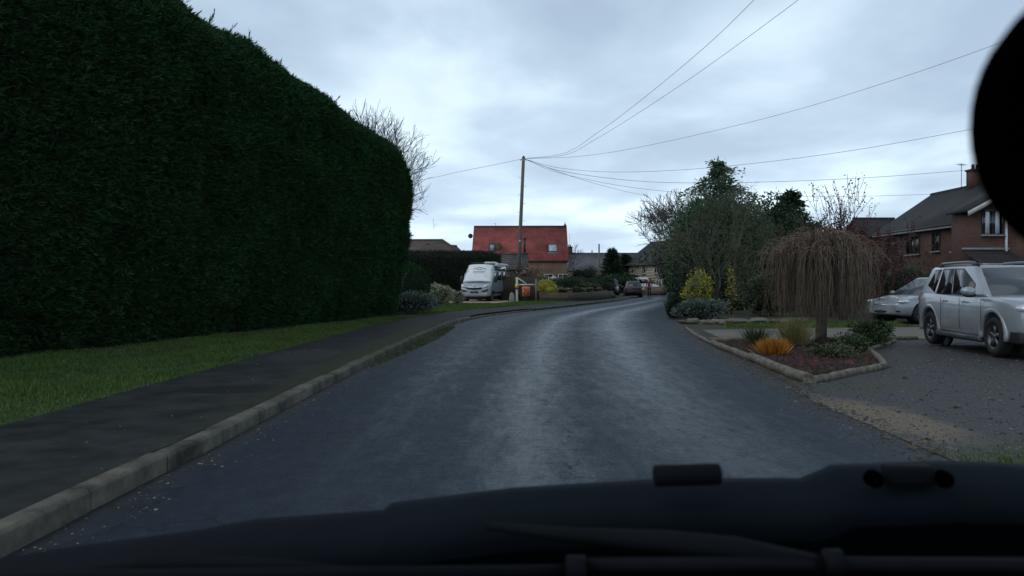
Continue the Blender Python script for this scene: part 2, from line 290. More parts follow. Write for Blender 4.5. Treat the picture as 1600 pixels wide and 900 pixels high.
# ------------------------------------------------------------------ mesh helpers
def tag(o, label=None, cat=None, group=None, kind=None):
    if label: o['label'] = label
    if cat: o['category'] = cat
    if group: o['group'] = group
    if kind: o['kind'] = kind
    return o
def empty(name, loc=(0, 0, 0), rz=0, label=None, cat=None, group=None):
    o = bpy.data.objects.new(name, None); C.objects.link(o); o.location = loc; o.rotation_euler = (0, 0, rz); o.empty_display_size = .2
    return tag(o, label, cat, group)
class MB:
    def __init__(s): s.v = []; s.f = []; s.n = 0
    def add(s, verts, faces, mi=0):
        verts = np.asarray(verts, float).reshape(-1, 3)
        if isinstance(faces, np.ndarray): s.f.append((faces + s.n, mi))
        else:
            by = {}
            for f in faces: by.setdefault(len(f), []).append(f)
            for k, l in by.items(): s.f.append((np.array(l, int) + s.n, mi))
        s.v.append(verts); s.n += len(verts)
        return s
    def box(s, c, d, rz=0, mi=0, rx=0, ry=0):
        hx, hy, hz = d[0] / 2, d[1] / 2, d[2] / 2
        vs = [Vector((x, y, z)) for z in (-hz, hz) for y in (-hy, hy) for x in (-hx, hx)]
        m = Euler((rx, ry, rz)).to_matrix(); c = Vector(c)
        s.add([m @ v + c for v in vs], [(0, 2, 3, 1), (4, 5, 7, 6), (0, 1, 5, 4), (2, 6, 7, 3), (0, 4, 6, 2), (1, 3, 7, 5)], mi)
        return s
    def tube(s, pts, radii, n=6, mi=0, cap=True):
        pts = [Vector(p) for p in pts]
        if isinstance(radii, (int, float)): radii = [radii] * len(pts)
        vs = []; up = None
        for i, p in enumerate(pts):
            d = (pts[min(i + 1, len(pts) - 1)] - pts[max(i - 1, 0)])
            if d.length < 1e-9: d = Vector((0, 0, 1))
            d.normalize()
            if up is None: up = d.orthogonal().normalized()
            up = (up - d * up.dot(d))
            up = up.normalized() if up.length > 1e-6 else d.orthogonal().normalized()
            q = d.cross(up)
            for k in range(n):
                a = 2 * math.pi * k / n; vs.append(p + (up * math.cos(a) + q * math.sin(a)) * radii[i])
        fs = []
        for i in range(len(pts) - 1):
            for k in range(n):
                k2 = (k + 1) % n; fs.append((i * n + k, i * n + k2, (i + 1) * n + k2, (i + 1) * n + k))
        if cap: fs.append(tuple(range(n))[::-1]); fs.append(tuple(range((len(pts) - 1) * n, len(pts) * n)))
        s.add(vs, fs, mi); return s
    def lathe(s, prof, n=24, axis='Z', c=(0, 0, 0), mi=0, closed=False):
        vs = []; c = Vector(c)
        for (r, h) in prof:
            for k in range(n):
                a = 2 * math.pi * k / n; x, y = r * math.cos(a), r * math.sin(a)
                v = {'Z': (x, y, h), 'Y': (x, h, y), 'X': (h, x, y)}[axis]; vs.append(Vector(v) + c)
        fs = []; m = len(prof)
        for i in range(m if closed else m - 1):
            j = (i + 1) % m
            for k in range(n):
                k2 = (k + 1) % n; fs.append((i * n + k, i * n + k2, j * n + k2, j * n + k))
        s.add(vs, fs, mi); return s
    def prism(s, poly, vec, mi=0):                       # poly: 3D ring, extruded by vec
        n = len(poly); vs = [Vector(p) for p in poly] + [Vector(p) + Vector(vec) for p in poly]
        s.add(vs, [tuple(range(n))[::-1], tuple(range(n, 2 * n))] + [(i, (i + 1) % n, n + (i + 1) % n, n + i) for i in range(n)], mi); return s
    def ell(s, c, r, seg=16, ring=10, mi=0, jit=0, nscale=1.5, zmin=None):
        c = Vector(c); vs = []; 
        for i in range(ring + 1):
            th = math.pi * i / ring
            for k in range(seg):
                a = 2 * math.pi * k / seg; d = Vector((math.sin(th) * math.cos(a), math.sin(th) * math.sin(a), math.cos(th)))
                f = 1 + (jit * noise.noise((d + c) * nscale) if jit else 0)
                p = Vector((d.x * r[0] * f, d.y * r[1] * f, d.z * r[2] * f)) + c
                if zmin is not None: p.z = max(p.z, zmin)
                vs.append(p)
        fs = []
        for i in range(ring):
            for k in range(seg):
                k2 = (k + 1) % seg; fs.append((i * seg + k, (i + 1) * seg + k, (i + 1) * seg + k2, i * seg + k2))
        s.add(vs, fs, mi); return s
    def leaves(s, pos, dirs, ln, wd, mi=0, fold=.0, kind='quad'):
        pos = np.asarray(pos, float); dirs = np.asarray(dirs, float); n = len(pos)
        if n == 0: return s
        dirs = dirs / (np.linalg.norm(dirs, axis=1, keepdims=True) + 1e-9)
        rv = rng.normal(size=(n, 3)); side = np.cross(dirs, rv); side /= (np.linalg.norm(side, axis=1, keepdims=True) + 1e-9)
        l = (np.asarray(ln) * rng.uniform(.6, 1.4, n))[:, None]; w2 = (np.asarray(wd) * rng.uniform(.6, 1.4, n))[:, None] / 2
        a = pos; b = pos + dirs * l * .5 + side * w2; c = pos + dirs * l; d = pos + dirs * l * .5 - side * w2
        if kind == 'tri':
            v = np.stack([pos - side * w2, pos + side * w2, c], 1).reshape(-1, 3); f = np.arange(n * 3).reshape(n, 3)
        else:
            v = np.stack([a, b, c, d], 1).reshape(-1, 3); f = np.arange(n * 4).reshape(n, 4)
        s.add(v, f, mi); return s
    def mesh(s, name, mats):
        me = bpy.data.meshes.new(name); v = np.concatenate(s.v) if s.v else np.zeros((0, 3))
        me.vertices.add(len(v)); me.vertices.foreach_set('co', v.ravel())
        nl = sum(f.size for f, _ in s.f); npoly = sum(len(f) for f, _ in s.f)
        me.loops.add(nl); me.polygons.add(npoly)
        me.loops.foreach_set('vertex_index', np.concatenate([f.ravel() for f, _ in s.f]).astype(np.int32))
        tot = np.concatenate([np.full(len(f), f.shape[1]) for f, _ in s.f]); st = np.concatenate([[0], np.cumsum(tot)[:-1]])
        me.polygons.foreach_set('loop_start', st.astype(np.int32))
        me.polygons.foreach_set('material_index', np.concatenate([np.full(len(f), mi) for f, mi in s.f]).astype(np.int32))
        for m in (mats if isinstance(mats, (list, tuple)) else [mats]): me.materials.append(MT[m])
        me.update(calc_edges=True); me.validate()
        return me
    def build(s, name, mats, parent=None, smooth=False, bevel=0, **kw):
        me = s.mesh(name, mats)
        if smooth: me.polygons.foreach_set('use_smooth', [True] * len(me.polygons)); me.update()
        o = bpy.data.objects.new(name, me); C.objects.link(o)
        if parent: o.parent = parent
        if bevel:
            b = o.modifiers.new('bevel', 'BEVEL'); b.width = bevel; b.segments = 2; b.limit_method = 'ANGLE'
        return tag(o, **kw)
def apply_mods(o):
    dg = bpy.context.evaluated_depsgraph_get(); dg.update()
    me = bpy.data.meshes.new_from_object(o.evaluated_get(dg)); o.modifiers.clear(); o.data = me; return o
def flat(name, pts, z, m, **kw):                          # one flat sheet from an outline
    bm = bmesh.new(); vs = [bm.verts.new((p[0], p[1], z)) for p in pts]; f = bm.faces.new(vs)
    if f.normal.z < 0 or True:
        bm.normal_update()
        if f.normal.z < 0: f.normal_flip()
    bmesh.ops.triangulate(bm, faces=[f]); me = bpy.data.meshes.new(name); bm.to_mesh(me); bm.free()
    me.materials.append(MT[m]); o = bpy.data.objects.new(name, me); C.objects.link(o); return tag(o, **kw)
def cr(pts, n):                                           # Catmull-Rom through points, n samples
    pts = [np.array(p, float) for p in pts]; p = [2 * pts[0] - pts[1]] + pts + [2 * pts[-1] - pts[-2]]
    out = []; m = len(pts) - 1
    for i in range(n):
        t = i / (n - 1) * m; k = min(int(t), m - 1); u = t - k; a, b, c, d = p[k:k + 4]
        out.append(.5 * ((2 * b) + (-a + c) * u + (2 * a - 5 * b + 4 * c - d) * u * u + (-a + 3 * b - 3 * c + d) * u ** 3))
    return out
def offset(line, d):
    out = []
    for i, p in enumerate(line):
        t = line[min(i + 1, len(line) - 1)] - line[max(i - 1, 0)]; t = t / np.linalg.norm(t); out.append(p + np.array((-t[1], t[0])) * d)
    return out
def inpoly(x, y, poly):
    poly = np.asarray(poly, float)[:, :2]; r = np.zeros(len(x), bool); j = len(poly) - 1
    for i in range(len(poly)):
        xi, yi = poly[i]; xj, yj = poly[j]
        c = ((yi > y) != (yj > y)) & (x < (xj - xi) * (y - yi) / (yj - yi + 1e-12) + xi); r ^= c; j = i
    return r
def scatter(poly, n):
    poly = np.asarray(poly, float)[:, :2]; lo, hi = poly.min(0), poly.max(0); X = []; Y = []; c = 0
    while c < n:
        x = rng.uniform(lo[0], hi[0], n * 2); y = rng.uniform(lo[1], hi[1], n * 2); k = inpoly(x, y, poly); X.append(x[k]); Y.append(y[k]); c += k.sum()
    return np.concatenate(X)[:n], np.concatenate(Y)[:n]
def rdirs(n, up=0.0, spread=1.0):
    d = rng.normal(size=(n, 3)) * spread; d[:, 2] += up; return d

# ------------------------------------------------------------------ the ground, road and paths
kerb_line = cr([(-2.5, -6), (-2.42, 3.6), (-2.36, 6), (-2.33, 9), (-2.2, 15), (-1.92, 22.6), (-1.15, 29), (.35, 34), (2.3, 39.5), (4.6, 46), (7.6, 55.5), (9.9, 64),
                (11.2, 74), (14.5, 83), (24, 89), (42, 94)], 150)
right_line = cr([(3.3, -6), (3.3, 3.6), (3.28, 6), (3.45, 8.6), (4.2, 15), (5.0, 21.8), (5.9, 27), (6.7, 32), (7.9, 37), (9.6, 43), (11.9, 51), (14.2, 58),
                 (17.0, 66), (20, 73), (27, 78), (42, 84)], 150)
flat('ground', [(-300, -300), (300, -300), (300, 500), (-300, 500)], -.05, 'lawn', kind='structure')
mb = MB(); vs = []; NU = 8
for a, b in zip(kerb_line, right_line):
    for k in range(NU + 1): p = a + (b - a) * k / NU; vs.append((p[0], p[1], 0.02 * math.sin(math.pi * k / NU)))
fs = [(i * (NU + 1) + k, i * (NU + 1) + k + 1, (i + 1) * (NU + 1) + k + 1, (i + 1) * (NU + 1) + k) for i in range(149) for k in range(NU)]
mb.add(vs, fs); road = mb.build('road', 'wet_asphalt', smooth=True, kind='structure')
uvl = road.data.uv_layers.new(name='UVMap'); dist = [0]
for i in range(1, 150): dist.append(dist[-1] + float(np.linalg.norm(kerb_line[i] - kerb_line[i - 1])))
uvs = []
for p in road.data.polygons:
    for vi in p.vertices: uvs += [(vi % (NU + 1)) / NU, dist[vi // (NU + 1)]]
uvl.data.foreach_set('uv', uvs)
KH = .125
k_in = offset(kerb_line, .13); k_path = offset(kerb_line, 1.85)
# left land (raised behind the kerb)
flat('verge', [tuple(p) for p in k_in] + [(120, 110), (120, 300), (-200, 300), (-200, -6)], KH - .012, 'lawn', kind='structure')
mb = MB(); vs = []; 
for a, b in zip(k_in, k_path): vs += [(a[0], a[1], KH - .004), (b[0], b[1], KH + .006)]
mb.add(vs, [(2 * i, 2 * i + 1, 2 * i + 3, 2 * i + 2)[::-1] for i in range(len(k_in) - 1)]); mb.build('pavement', 'path_tar', kind='structure')
# kerb: stones butted end to end with open joints
mb = MB(); acc = 0.0; i = 0; tot = dist[-1]; da = np.array(dist)
kx = np.array([p[0] for p in kerb_line]); ky = np.array([p[1] for p in kerb_line])
def kp(s): return np.array((np.interp(s, da, kx), np.interp(s, da, ky)))
s0 = 0.3
while s0 < 92:
    L_ = .91; a, b = kp(s0 + .006), kp(s0 + L_ - .006); t = (b - a) / np.linalg.norm(b - a); n_ = np.array((-t[1], t[0]))
    h = KH + random.uniform(-.008, .006); o_ = random.uniform(-.006, .006); drop = .0
    if 33 < s0 < 42: h -= .055
    o = n_ * o_
    prof = [(0, -.04), (.0, h - .022), (.022, h), (.13, h), (.13, -.04)]
    ring = lambda q: [(q[0] + o[0] + n_[0] * u, q[1] + o[1] + n_[1] * u, z) for u, z in prof]
    A, B = ring(a), ring(b); m = len(prof)
    mb.add(A + B, [tuple(range(m)), tuple(range(m, 2 * m))[::-1]] + [(q, m + q, m + (q + 1) % m, (q + 1) % m) for q in range(m)])
    s0 += L_
mb.build('kerb', 'kerb_stone', bevel=.006, kind='structure')
# right land
flat('front_garden_ground', [(p[0] + .0, p[1]) for p in right_line[::-1]] + [(3.3, -6), (60, -6), (60, 84)][0:3], .003, 'soil_grass', kind='structure')
gv = [(3.30, 3.0), (3.35, 8.4), (3.7, 9.3), (3.86, 9.8), (5.72, 11.66), (6.78, 14.42), (8.42, 16.62), (8.6, 17.1), (22, 17.6), (22, 3)]
gv2 = [(x + .05 * noise.noise((y * 5, 0, 1)), y) for x, y in [(float(v[0]), float(v[1])) for v in cr([(3.22, 2.5), (3.25, 6), (3.35, 8.4), (3.7, 9.2), (3.84, 9.75)], 40)]] + gv[4:]
flat('gravel_drive', gv2, .006, 'gravel_dark', kind='structure')
flat('paved_drive', [(4.85, 17.0), (5.3, 21.0), (9, 22.0), (30, 24.5), (30, 18.3), (9.2, 17.75)], .0065, 'paving', kind='structure')
flat('grass_patch', [(3.35, 5.0), (3.6, 5.6), (4.6, 5.8), (6.5, 5.6), (8, 5.2), (8, 3), (3.3, 3)], .010, 'soil_grass', kind='structure')
flat('van_drive', [(-4.2, 45.2), (-1.1, 44.6), (-.2, 48), (-.4, 58), (-4.6, 58)], KH + .008, 'drive_tan', kind='structure')
flat('side_road_gravel', [(8.4, 66), (10.6, 72), (12.5, 82), (6, 84), (5, 70)], KH + .002, 'path_tar', kind='structure')
soilp = [(-4.9, 27.5), (-5.0, 26), (-5.7, 22), (-6.1, 19.5), (-7.2, 15.5), (-8.2, 12), (-9.8, 6), (-13, 6), (-9, 30)]
flat('bare_soil', soilp, KH - .006, 'soil', kind='structure')

# ------------------------------------------------------------------ scattered ground detail ("stuff")
hp0, hp1 = Vector((-9.95, 5.0, 0)), Vector((-4.5, 28.3, 0))         # hedge foot line
def grass(name, poly, n, z, ln, label, m='grass_blade', wd=.012):
    x, y = scatter(poly, n); g = np.array([noise.noise((a * .9, b * .9, 1)) for a, b in zip(x, y)]); k = g > rng.uniform(-.9, .1, n); x, y, g = x[k], y[k], g[k]
    mb = MB(); d = rdirs(len(x), 1.6, .55); l = ln * (1 + .9 * g)
    mb.leaves(np.stack([x, y, np.full(len(x), z)], 1), d, np.maximum(l, .015), wd, kind='tri'); return mb.build(name, m, label=label, cat='grass', kind='stuff')
vpoly = [(p[0], p[1]) for p in k_path if 3 < p[1] < 27.5]
vp = [(x + .05 * noise.noise((x, y * 3, 0)) + .03, y) for x, y in vpoly] + [(-4.6, 27.5), (-6.0, 21.5), (-7.0, 17), (-8.5, 12), (-9.8, 6), (-8, 3)]
grass('grass', vp, 120000, KH - .012, .042, 'damp green grass strip between tarmac footpath and tall hedge')
vp2 = [(p[0], p[1]) for p in k_path if 28.5 < p[1] < 47] + [(-.1, 46), (-1.2, 44.4), (-4.2, 45), (-6, 46), (-5, 30)]
grass('grass', vp2, 30000, KH - .012, .07, 'bright green verge in front of the parked camper van', wd=.025)
vp3 = [(p[0], p[1]) for p in k_path if 45 < p[1] < 58] + [(4, 58), (.5, 55), (0, 47)]
grass('grass', vp3, 14000, KH - .012, .07, 'green verge below the rockery wall by the pole', wd=.03)
grass('grass', [(3.2, 6.2), (3.6, 6.35), (4.6, 6.15), (6.5, 6.0), (8, 5.6), (8, 4), (3.25, 4)], 6500, .010, .04, 'mossy grass patch at the near corner of the gravel drive')
gg = [(kp(s)[0] + random.uniform(.02, .06) + w_, kp(s)[1]) for s, w_ in [(17.5, 0), (20, 0), (24, 0), (28.5, 0)]] + [(kp(s)[0] + w_, kp(s)[1]) for s, w_ in [(28.5, .25), (24, .42), (20, .28), (17.5, .1)]]
grass('weeds', gg, 2600, .002, .035, 'weeds and moss growing in the gutter along the kerb', m='leaf_olive', wd=.03)
grass('grass', [(6.2, 22), (12, 22.6), (12.5, 25.5), (7.2, 25.5)], 12000, .006, .08, 'short lawn strip beyond the paved drive', wd=.03)
def specks(name, poly_fn, n, z, size, m, label, flatn=.35):
    mb = MB(); pts = poly_fn(n); n = len(pts); k = 6; V = []; Fc = []
    th = rng.uniform(0, 6.28, n); sz = size * rng.lognormal(0, .45, n)
    ang = np.array([0, 2.1, 4.2]); 
    for j, a in enumerate(ang):
        r_ = sz * rng.uniform(.7, 1.2, n); V.append(np.stack([pts[:, 0] + np.cos(th + a) * r_, pts[:, 1] + np.sin(th + a) * r_, np.full(n, z) + rng.uniform(0, .3, n) * sz * flatn], 1))
    V.append(np.stack([pts[:, 0], pts[:, 1], z + sz * flatn * 1.6], 1))
    v = np.stack(V, 1).reshape(-1, 3); b = np.arange(n)[:, None] * 4
    f = np.concatenate([b + np.array([[0, 1, 3]]), b + np.array([[1, 2, 3]]), b + np.array([[2, 0, 3]])])
    mb.add(v, f); return mb.build(name, m, label=label, cat=name.replace('_', ' '), kind='stuff')
def gpoly(poly): return lambda n: np.stack(scatter(poly, n), 1)
specks('gravel', gpoly(gv), 42000, .006, .011, 'gravel_stone', 'loose dark grey gravel chippings over the drive in front of the silver off-roader')
specks('gravel', lambda n: np.stack([np.interp(yy := rng.uniform(4, 22, n), [4, 8.4, 9.8, 15, 22], [3.35, 3.4, 3.8, 4.25, 5.05]) + .12 - rng.gamma(1.4, .13, n), yy], 1), 5200, .004, .010, 'gravel_stone', 'stray gravel chippings spread along the right edge of the tarmac')
def gutter_pts(n):
    s = 4 + rng.gamma(2.0, 4.5, n); o = rng.gamma(1.6, .13, n); k = (s < 40); s, o = s[k], o[k]
    x = np.interp(s + 3, da, kx) + o + .02; y = np.interp(s + 3, da, ky); return np.stack([x, y], 1)
specks('leaf_litter', gutter_pts, 1000, .003, .0065, 'leaf_pale', 'pale fallen leaf scraps and grit strewn along the gutter', .25)
specks('leaf_litter', lambda n: np.stack([rng.uniform(-3.9, -2.55, n), rng.uniform(4, 24, n)], 1), 150, KH + .004, .007, 'leaf_pale', 'few pale leaf scraps dotted on the dark footpath', .25)
specks('leaf_litter', lambda n: np.stack([3.35 - rng.gamma(1.5, .16, n) + np.interp(yy := rng.uniform(5.5, 20, n), [5, 8.6, 15, 22], [0, .15, .9, 1.7]), yy], 1), 2600, .005, .010, 'leaf_brown', 'dark grit and leaf scraps along the right road edge', .3)
specks('leaf_litter', gpoly(vp), 420, KH + .012, .022, 'leaf_brown', 'scattered brown leaves lying on the grass strip by the tall hedge', .3)
specks('leaf_litter', gpoly(gv), 240, .010, .022, 'leaf_brown', 'few brown leaves lying on the dark gravel drive', .3)
specks('leaf_litter', gpoly(soilp[:6] + [(-11, 8), (-7, 24)]), 5000, KH - .003, .03, 'leaf_brown', 'brown dead needles and leaves under the tall hedge', .3)

# ------------------------------------------------------------------ foliage and branches
def tall_hedge():
    root = empty('tall_conifer_hedge', tuple(hp0 + Vector((0, 0, KH))), 0, 'very tall dark green clipped conifer hedge along the left footpath', 'hedge')
    T = (hp1 - hp0); Ln = T.length; T.normalize(); Nn = Vector((T.y, -T.x, 0))            # Nn points to the road
    H = 7.15
    def surf(s, h):          # s along 0..Ln, h 0..H -> bulge of the face from the foot line
        u = h / H; b = .25 + .86 * math.sin(min(1, u * 1.35) * math.pi / 2)
        if u > .86: b -= 1.1 * ((u - .86) / .14) ** 2 * .9
        b += .30 * noise.noise((s * .55, h * .42, 3)) + .16 * noise.noise((s * 1.7, h * 1.3, 8)) - .25 * max(0, .10 - u) / .10 * (.5 + noise.noise((s * 2.5, 1, 1)))
        e = max(0, (s - (Ln - 1.3)) / 1.3); b -= 1.3 * (1 - math.sqrt(max(0, 1 - e * e)))
        return b
    def top(s): return H * (1 + .022 * noise.noise((s * .6, 2, 2)) + .012 * noise.noise((s * 1.7, 5, 2))) - .0072 * max(0, s - 9.5) ** 2 * (.90) - (.4 * max(0, (s - (Ln - 2.2)) / 2.2) ** 2) - .12 * (s / Ln)
    ns, nh = 120, 40; vs = []
    for i in range(ns + 1):
        s = Ln * i / ns; tp = top(s)
        for j in range(nh + 1):
            h = tp * j / nh; p = hp0 + T * s + Nn * (surf(s, h / tp * H) - .16); vs.append((p.x, p.y, h))
        for b in (-1.2, -2.6): p = hp0 + T * s + Nn * b; vs.append((p.x, p.y, tp * .99))
        p = hp0 + T * s + Nn * -2.8; vs.append((p.x, p.y, 0))
    m = nh + 4; fs = [(i * m + j, (i + 1) * m + j, (i + 1) * m + j + 1, i * m + j + 1) for i in range(ns) for j in range(m - 1)]
    fs += [tuple(range(m)), tuple(range(ns * m, (ns + 1) * m))[::-1]]
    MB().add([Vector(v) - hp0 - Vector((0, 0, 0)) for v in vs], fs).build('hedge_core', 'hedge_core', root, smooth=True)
    # sprays: each a fan of narrow blades, leaning up and out
    n = 120000
    s = Ln * rng.beta(1.5, 1.0, n); u = rng.uniform(0, 1, n)
    s[:8000] = Ln - rng.uniform(0, .9, 8000) ** 1.5
    P0 = np.zeros((n, 3)); D0 = np.zeros((n, 3))
    for i in range(n):
        tp = top(s[i]); h = u[i] * tp; b = surf(s[i], u[i] * H) + rng.normal(0, .07) - .08
        p = hp0 + T * s[i] + Nn * b
        P0[i] = (p.x, p.y, h); lift = .15 + .9 * max(0, u[i] - .85) / .15; e = max(0, (s[i] - (Ln - 1.3)) / 1.3)
        d = Nn * (1 - .6 * e) + T * (.15 + 1.2 * e) + Vector((0, 0, lift)); D0[i] = d
    nt_ = 9000                                                        # the top and its feathery leaders
    st = Ln * rng.uniform(0, 1, nt_); bt = rng.uniform(-2.4, .35, nt_); Pt = np.zeros((nt_, 3))
    for i in range(nt_):
        tp = top(st[i]); p = hp0 + T * st[i] + Nn * bt[i]; Pt[i] = (p.x, p.y, tp - .10 - max(0, bt[i] + .1) * .9 + .16 * abs(noise.noise((st[i] * 2.3, bt[i] * 2, 5))))
    Dt = rng.normal(size=(nt_, 3)) * .5 + np.array((.3, .1, 1.15))
    Pn = np.concatenate([P0, Pt]); Dn = np.concatenate([D0, Dt]); big = np.concatenate([np.full(n, .155), np.full(nt_, .24)])
    big[n:] *= rng.uniform(.6, 1.25, nt_) ** 1.6
    off = np.array((hp0.x, hp0.y, 0)); mb = MB()
    Dn = Dn / np.linalg.norm(Dn, axis=1, keepdims=True)
    base_rand = rng.normal(size=Dn.shape) * .38
    for k in range(5):
        mb.leaves(Pn - off + Dn * (k * .018), Dn + base_rand + rng.normal(size=Dn.shape) * .34, big * (1 - .10 * k), big * .125)
    # leaders standing above the clipped line
    for q in range(230):
        sq = Ln * random.uniform(.05, .97); tp = top(sq); p = hp0 + T * sq + Nn * random.uniform(-.9, .15); hh = random.uniform(.2, .8) * (.6 + .4 * random.random())
        ax = Vector((random.uniform(-.1, .8), random.uniform(-.3, .3), 1)).normalized(); m_ = 26; sd_ = ax.orthogonal().normalized(); sd_.rotate(Matrix.Rotation(random.uniform(0, 6.28), 3, ax)); o_ = Vector((p.x, p.y, tp - .15)) - hp0
        tt = np.linspace(0, 1, m_); bend = Vector((random.uniform(-.1, .3), random.uniform(-.1, .1), 0))
        tpos = np.array([list(o_ + ax * (hh * t) + bend * (hh * t * t)) for t in tt]); A3 = np.array([list(ax + bend * 1.2)])
        for sg in (-1, 1): mb.leaves(tpos, A3 + np.array([list(sd_)]) * sg * .75 + rng.normal(size=(m_, 3)) * .22, .17 * hh / .5 * (1.15 - tt), .022)
        mb.leaves(tpos, A3 + rng.normal(size=(m_, 3)) * .2, .12, .022)
    mb.build('foliage', 'hedge_leaf', root)
    # dead brown sprays in loose patches and bare stems at the foot
    idx = np.array([i for i in range(0, n, 2) if noise.noise((s[i] * .8, u[i] * 5, 4)) > .34 or (u[i] < .06 and i % 3 == 0)]); b2 = MB(); b2.leaves(Pn[idx] - off + Dn[idx] * .05, Dn[idx] + rng.normal(size=(len(idx), 3)) * .4, .10, .02); b2.build('dead_sprays', 'hedge_brown', root)
tall_hedge()

def branches(p, d, ln, r, depth, P_, out, tips):
    """recursive limb: out gets (points, radii), tips gets end points"""
    seg = max(3, int(ln / P_.get('seg', .25))); seg = min(seg, 9); pts = [p.copy()]; q = p.copy(); dd = d.copy().normalized(); kids = []
    for i in range(seg):
        dd = (dd + Vector((random.gauss(0, 1), random.gauss(0, 1), random.gauss(0, 1))) * P_.get('wob', .12) + Vector((0, 0, P_.get('up', .05)))).normalized()
        q = q + dd * (ln / seg); pts.append(q.copy()); kids.append((q.copy(), dd.copy(), (i + 1) / seg))
    rr = [r * (1 - P_.get('tap', .55) * i / seg) for i in range(seg + 1)]
    out.append((pts, rr, depth))
    if depth == 0: tips.append((q.copy(), dd.copy())); tips.append((pts[len(pts) // 2].copy(), dd.copy())); return
    k = P_['kids'][-depth] if isinstance(P_['kids'], (list, tuple)) else P_['kids']
    for j in range(k):
        if j == 0: c, cd, t = kids[-1]
        else: c, cd, t = kids[random.randint(int(seg * P_.get('start', .35)), seg - 1)]
        a = random.uniform(*P_.get('ang', (.35, .8))); ax = cd.orthogonal().normalized(); ax.rotate(Matrix.Rotation(random.uniform(0, 6.28), 3, cd)); nd = cd.copy(); nd.rotate(Matrix.Rotation(a if j else a * .4, 3, ax))
        branches(c, nd, ln * random.uniform(*P_.get('lr', (.55, .8))), rr[-1] * (.95 if j == 0 else .75), depth - 1, P_, out, tips)
def limb_mesh(out, rmin=.004, nmax=7):
    mb = MB()
    for pts, rr, dp in out: mb.tube(pts, [max(rmin, r) for r in rr], 3 if dp <= 1 else (4 if dp == 2 else nmax), cap=dp > 1)
    return mb
def bare_tree(name, loc, H, label, cat='tree', depth=4, r=.12, kids=4, m='twig', rmin=.006, group=None, trunk=.28, ang=(.3, .75), n0=5, spread=.8, xmax=None, **kw):
    root = empty(name, loc, 0, label, cat, group); out = []; tips = []
    th = H * trunk; tp = [Vector((0, 0, -.1)), Vector((.03 * H * random.uniform(-1, 1), 0, th * .5)), Vector((.02 * H * random.uniform(-1, 1), .02, th))]
    MB().tube(tp, [r * 1.25, r, r * .85], 8).build('trunk', 'bark', root, smooth=True)
    P_ = dict(kids=kids, ang=ang, seg=H * .06, wob=.13, up=.05); P_.update(kw)
    for i in range(n0):
        a = i * 6.283 / n0 + random.uniform(-.4, .4); sp = random.uniform(.25, 1) * spread
        branches(tp[-1] + Vector((0, 0, random.uniform(-.25, 0) * th)), Vector((math.cos(a) * sp, math.sin(a) * sp, 1)), H * random.uniform(.30, .40), r * .6, depth, P_, out, tips)
    zm = max(p.z for pts, _, _ in out for p in pts); f = H / zm
    out = [([Vector((p.x * f, p.y * f, p.z * f if p.z > th else p.z)) for p in pts], rr, d) for pts, rr, d in out]
    if xmax is not None: out = [q_ for q_ in out if max(p.x for p in q_[0]) < xmax + .3 * math.sin(q_[0][0].z * 5)]
    limb_mesh(out, rmin).build('crown', m, root, smooth=False)
    return root, out, tips, f
def clump(name, loc, r, n, ls, m, label, cat='shrub', core='hedge_core', up=.35, jit=.35, nsc=1.1, lw=.5, group=None, lobes=7, inner=.80, fill=True):
    """rounded leafy shrub: several uneven lobes of small leaves over a dark twiggy core, a few stems below"""
    root = empty(name, loc, 0, label, cat, group); mb = MB(); core_mb = MB(); cs = []
    for i in range(lobes):
        a = random.uniform(0, 6.28); q = random.uniform(0, .55) if i else 0; s = random.uniform(.45, .70) if i else .78
        cs.append((Vector((math.cos(a) * q * r[0], math.sin(a) * q * r[1], r[2] * (random.uniform(.4, 1.35) if i else .95))), s))
    per = n // lobes
    for c, s in cs:
        d = rng.normal(size=(per, 3)); d /= np.linalg.norm(d, axis=1, keepdims=True); rad = inner + (1.06 - inner) * rng.uniform(0, 1, per) ** .6
        nn_ = np.array([1 + jit * noise.noise((Vector(v) * 1.3 + c + Vector(loc)) * nsc * 2) for v in d])
        rr = rad * nn_; e = np.array((r[0] * s, r[1] * s, r[2] * s)); p = d * rr[:, None] * e + np.array(c); k = p[:, 2] > 0.02
        dd = d + rng.normal(size=d.shape) * .55 + np.array((0, 0, up)); mb.leaves(p[k], dd[k], ls, ls * lw)
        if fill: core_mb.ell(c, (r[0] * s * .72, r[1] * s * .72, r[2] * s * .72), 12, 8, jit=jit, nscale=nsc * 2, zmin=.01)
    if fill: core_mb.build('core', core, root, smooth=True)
    mb.build('foliage', m, root)
    st = MB()
    for i in range(4):
        a = random.uniform(0, 6.28); st.tube([(0, 0, -.02), (math.cos(a) * .2 * r[0], math.sin(a) * .2 * r[1], r[2] * .5), (math.cos(a) * .5 * r[0], math.sin(a) * .5 * r[1], r[2] * 1.1)], [.03 + .01 * r[2], .02, .008], 5)
    st.build('stem', 'bark', root)
    return root
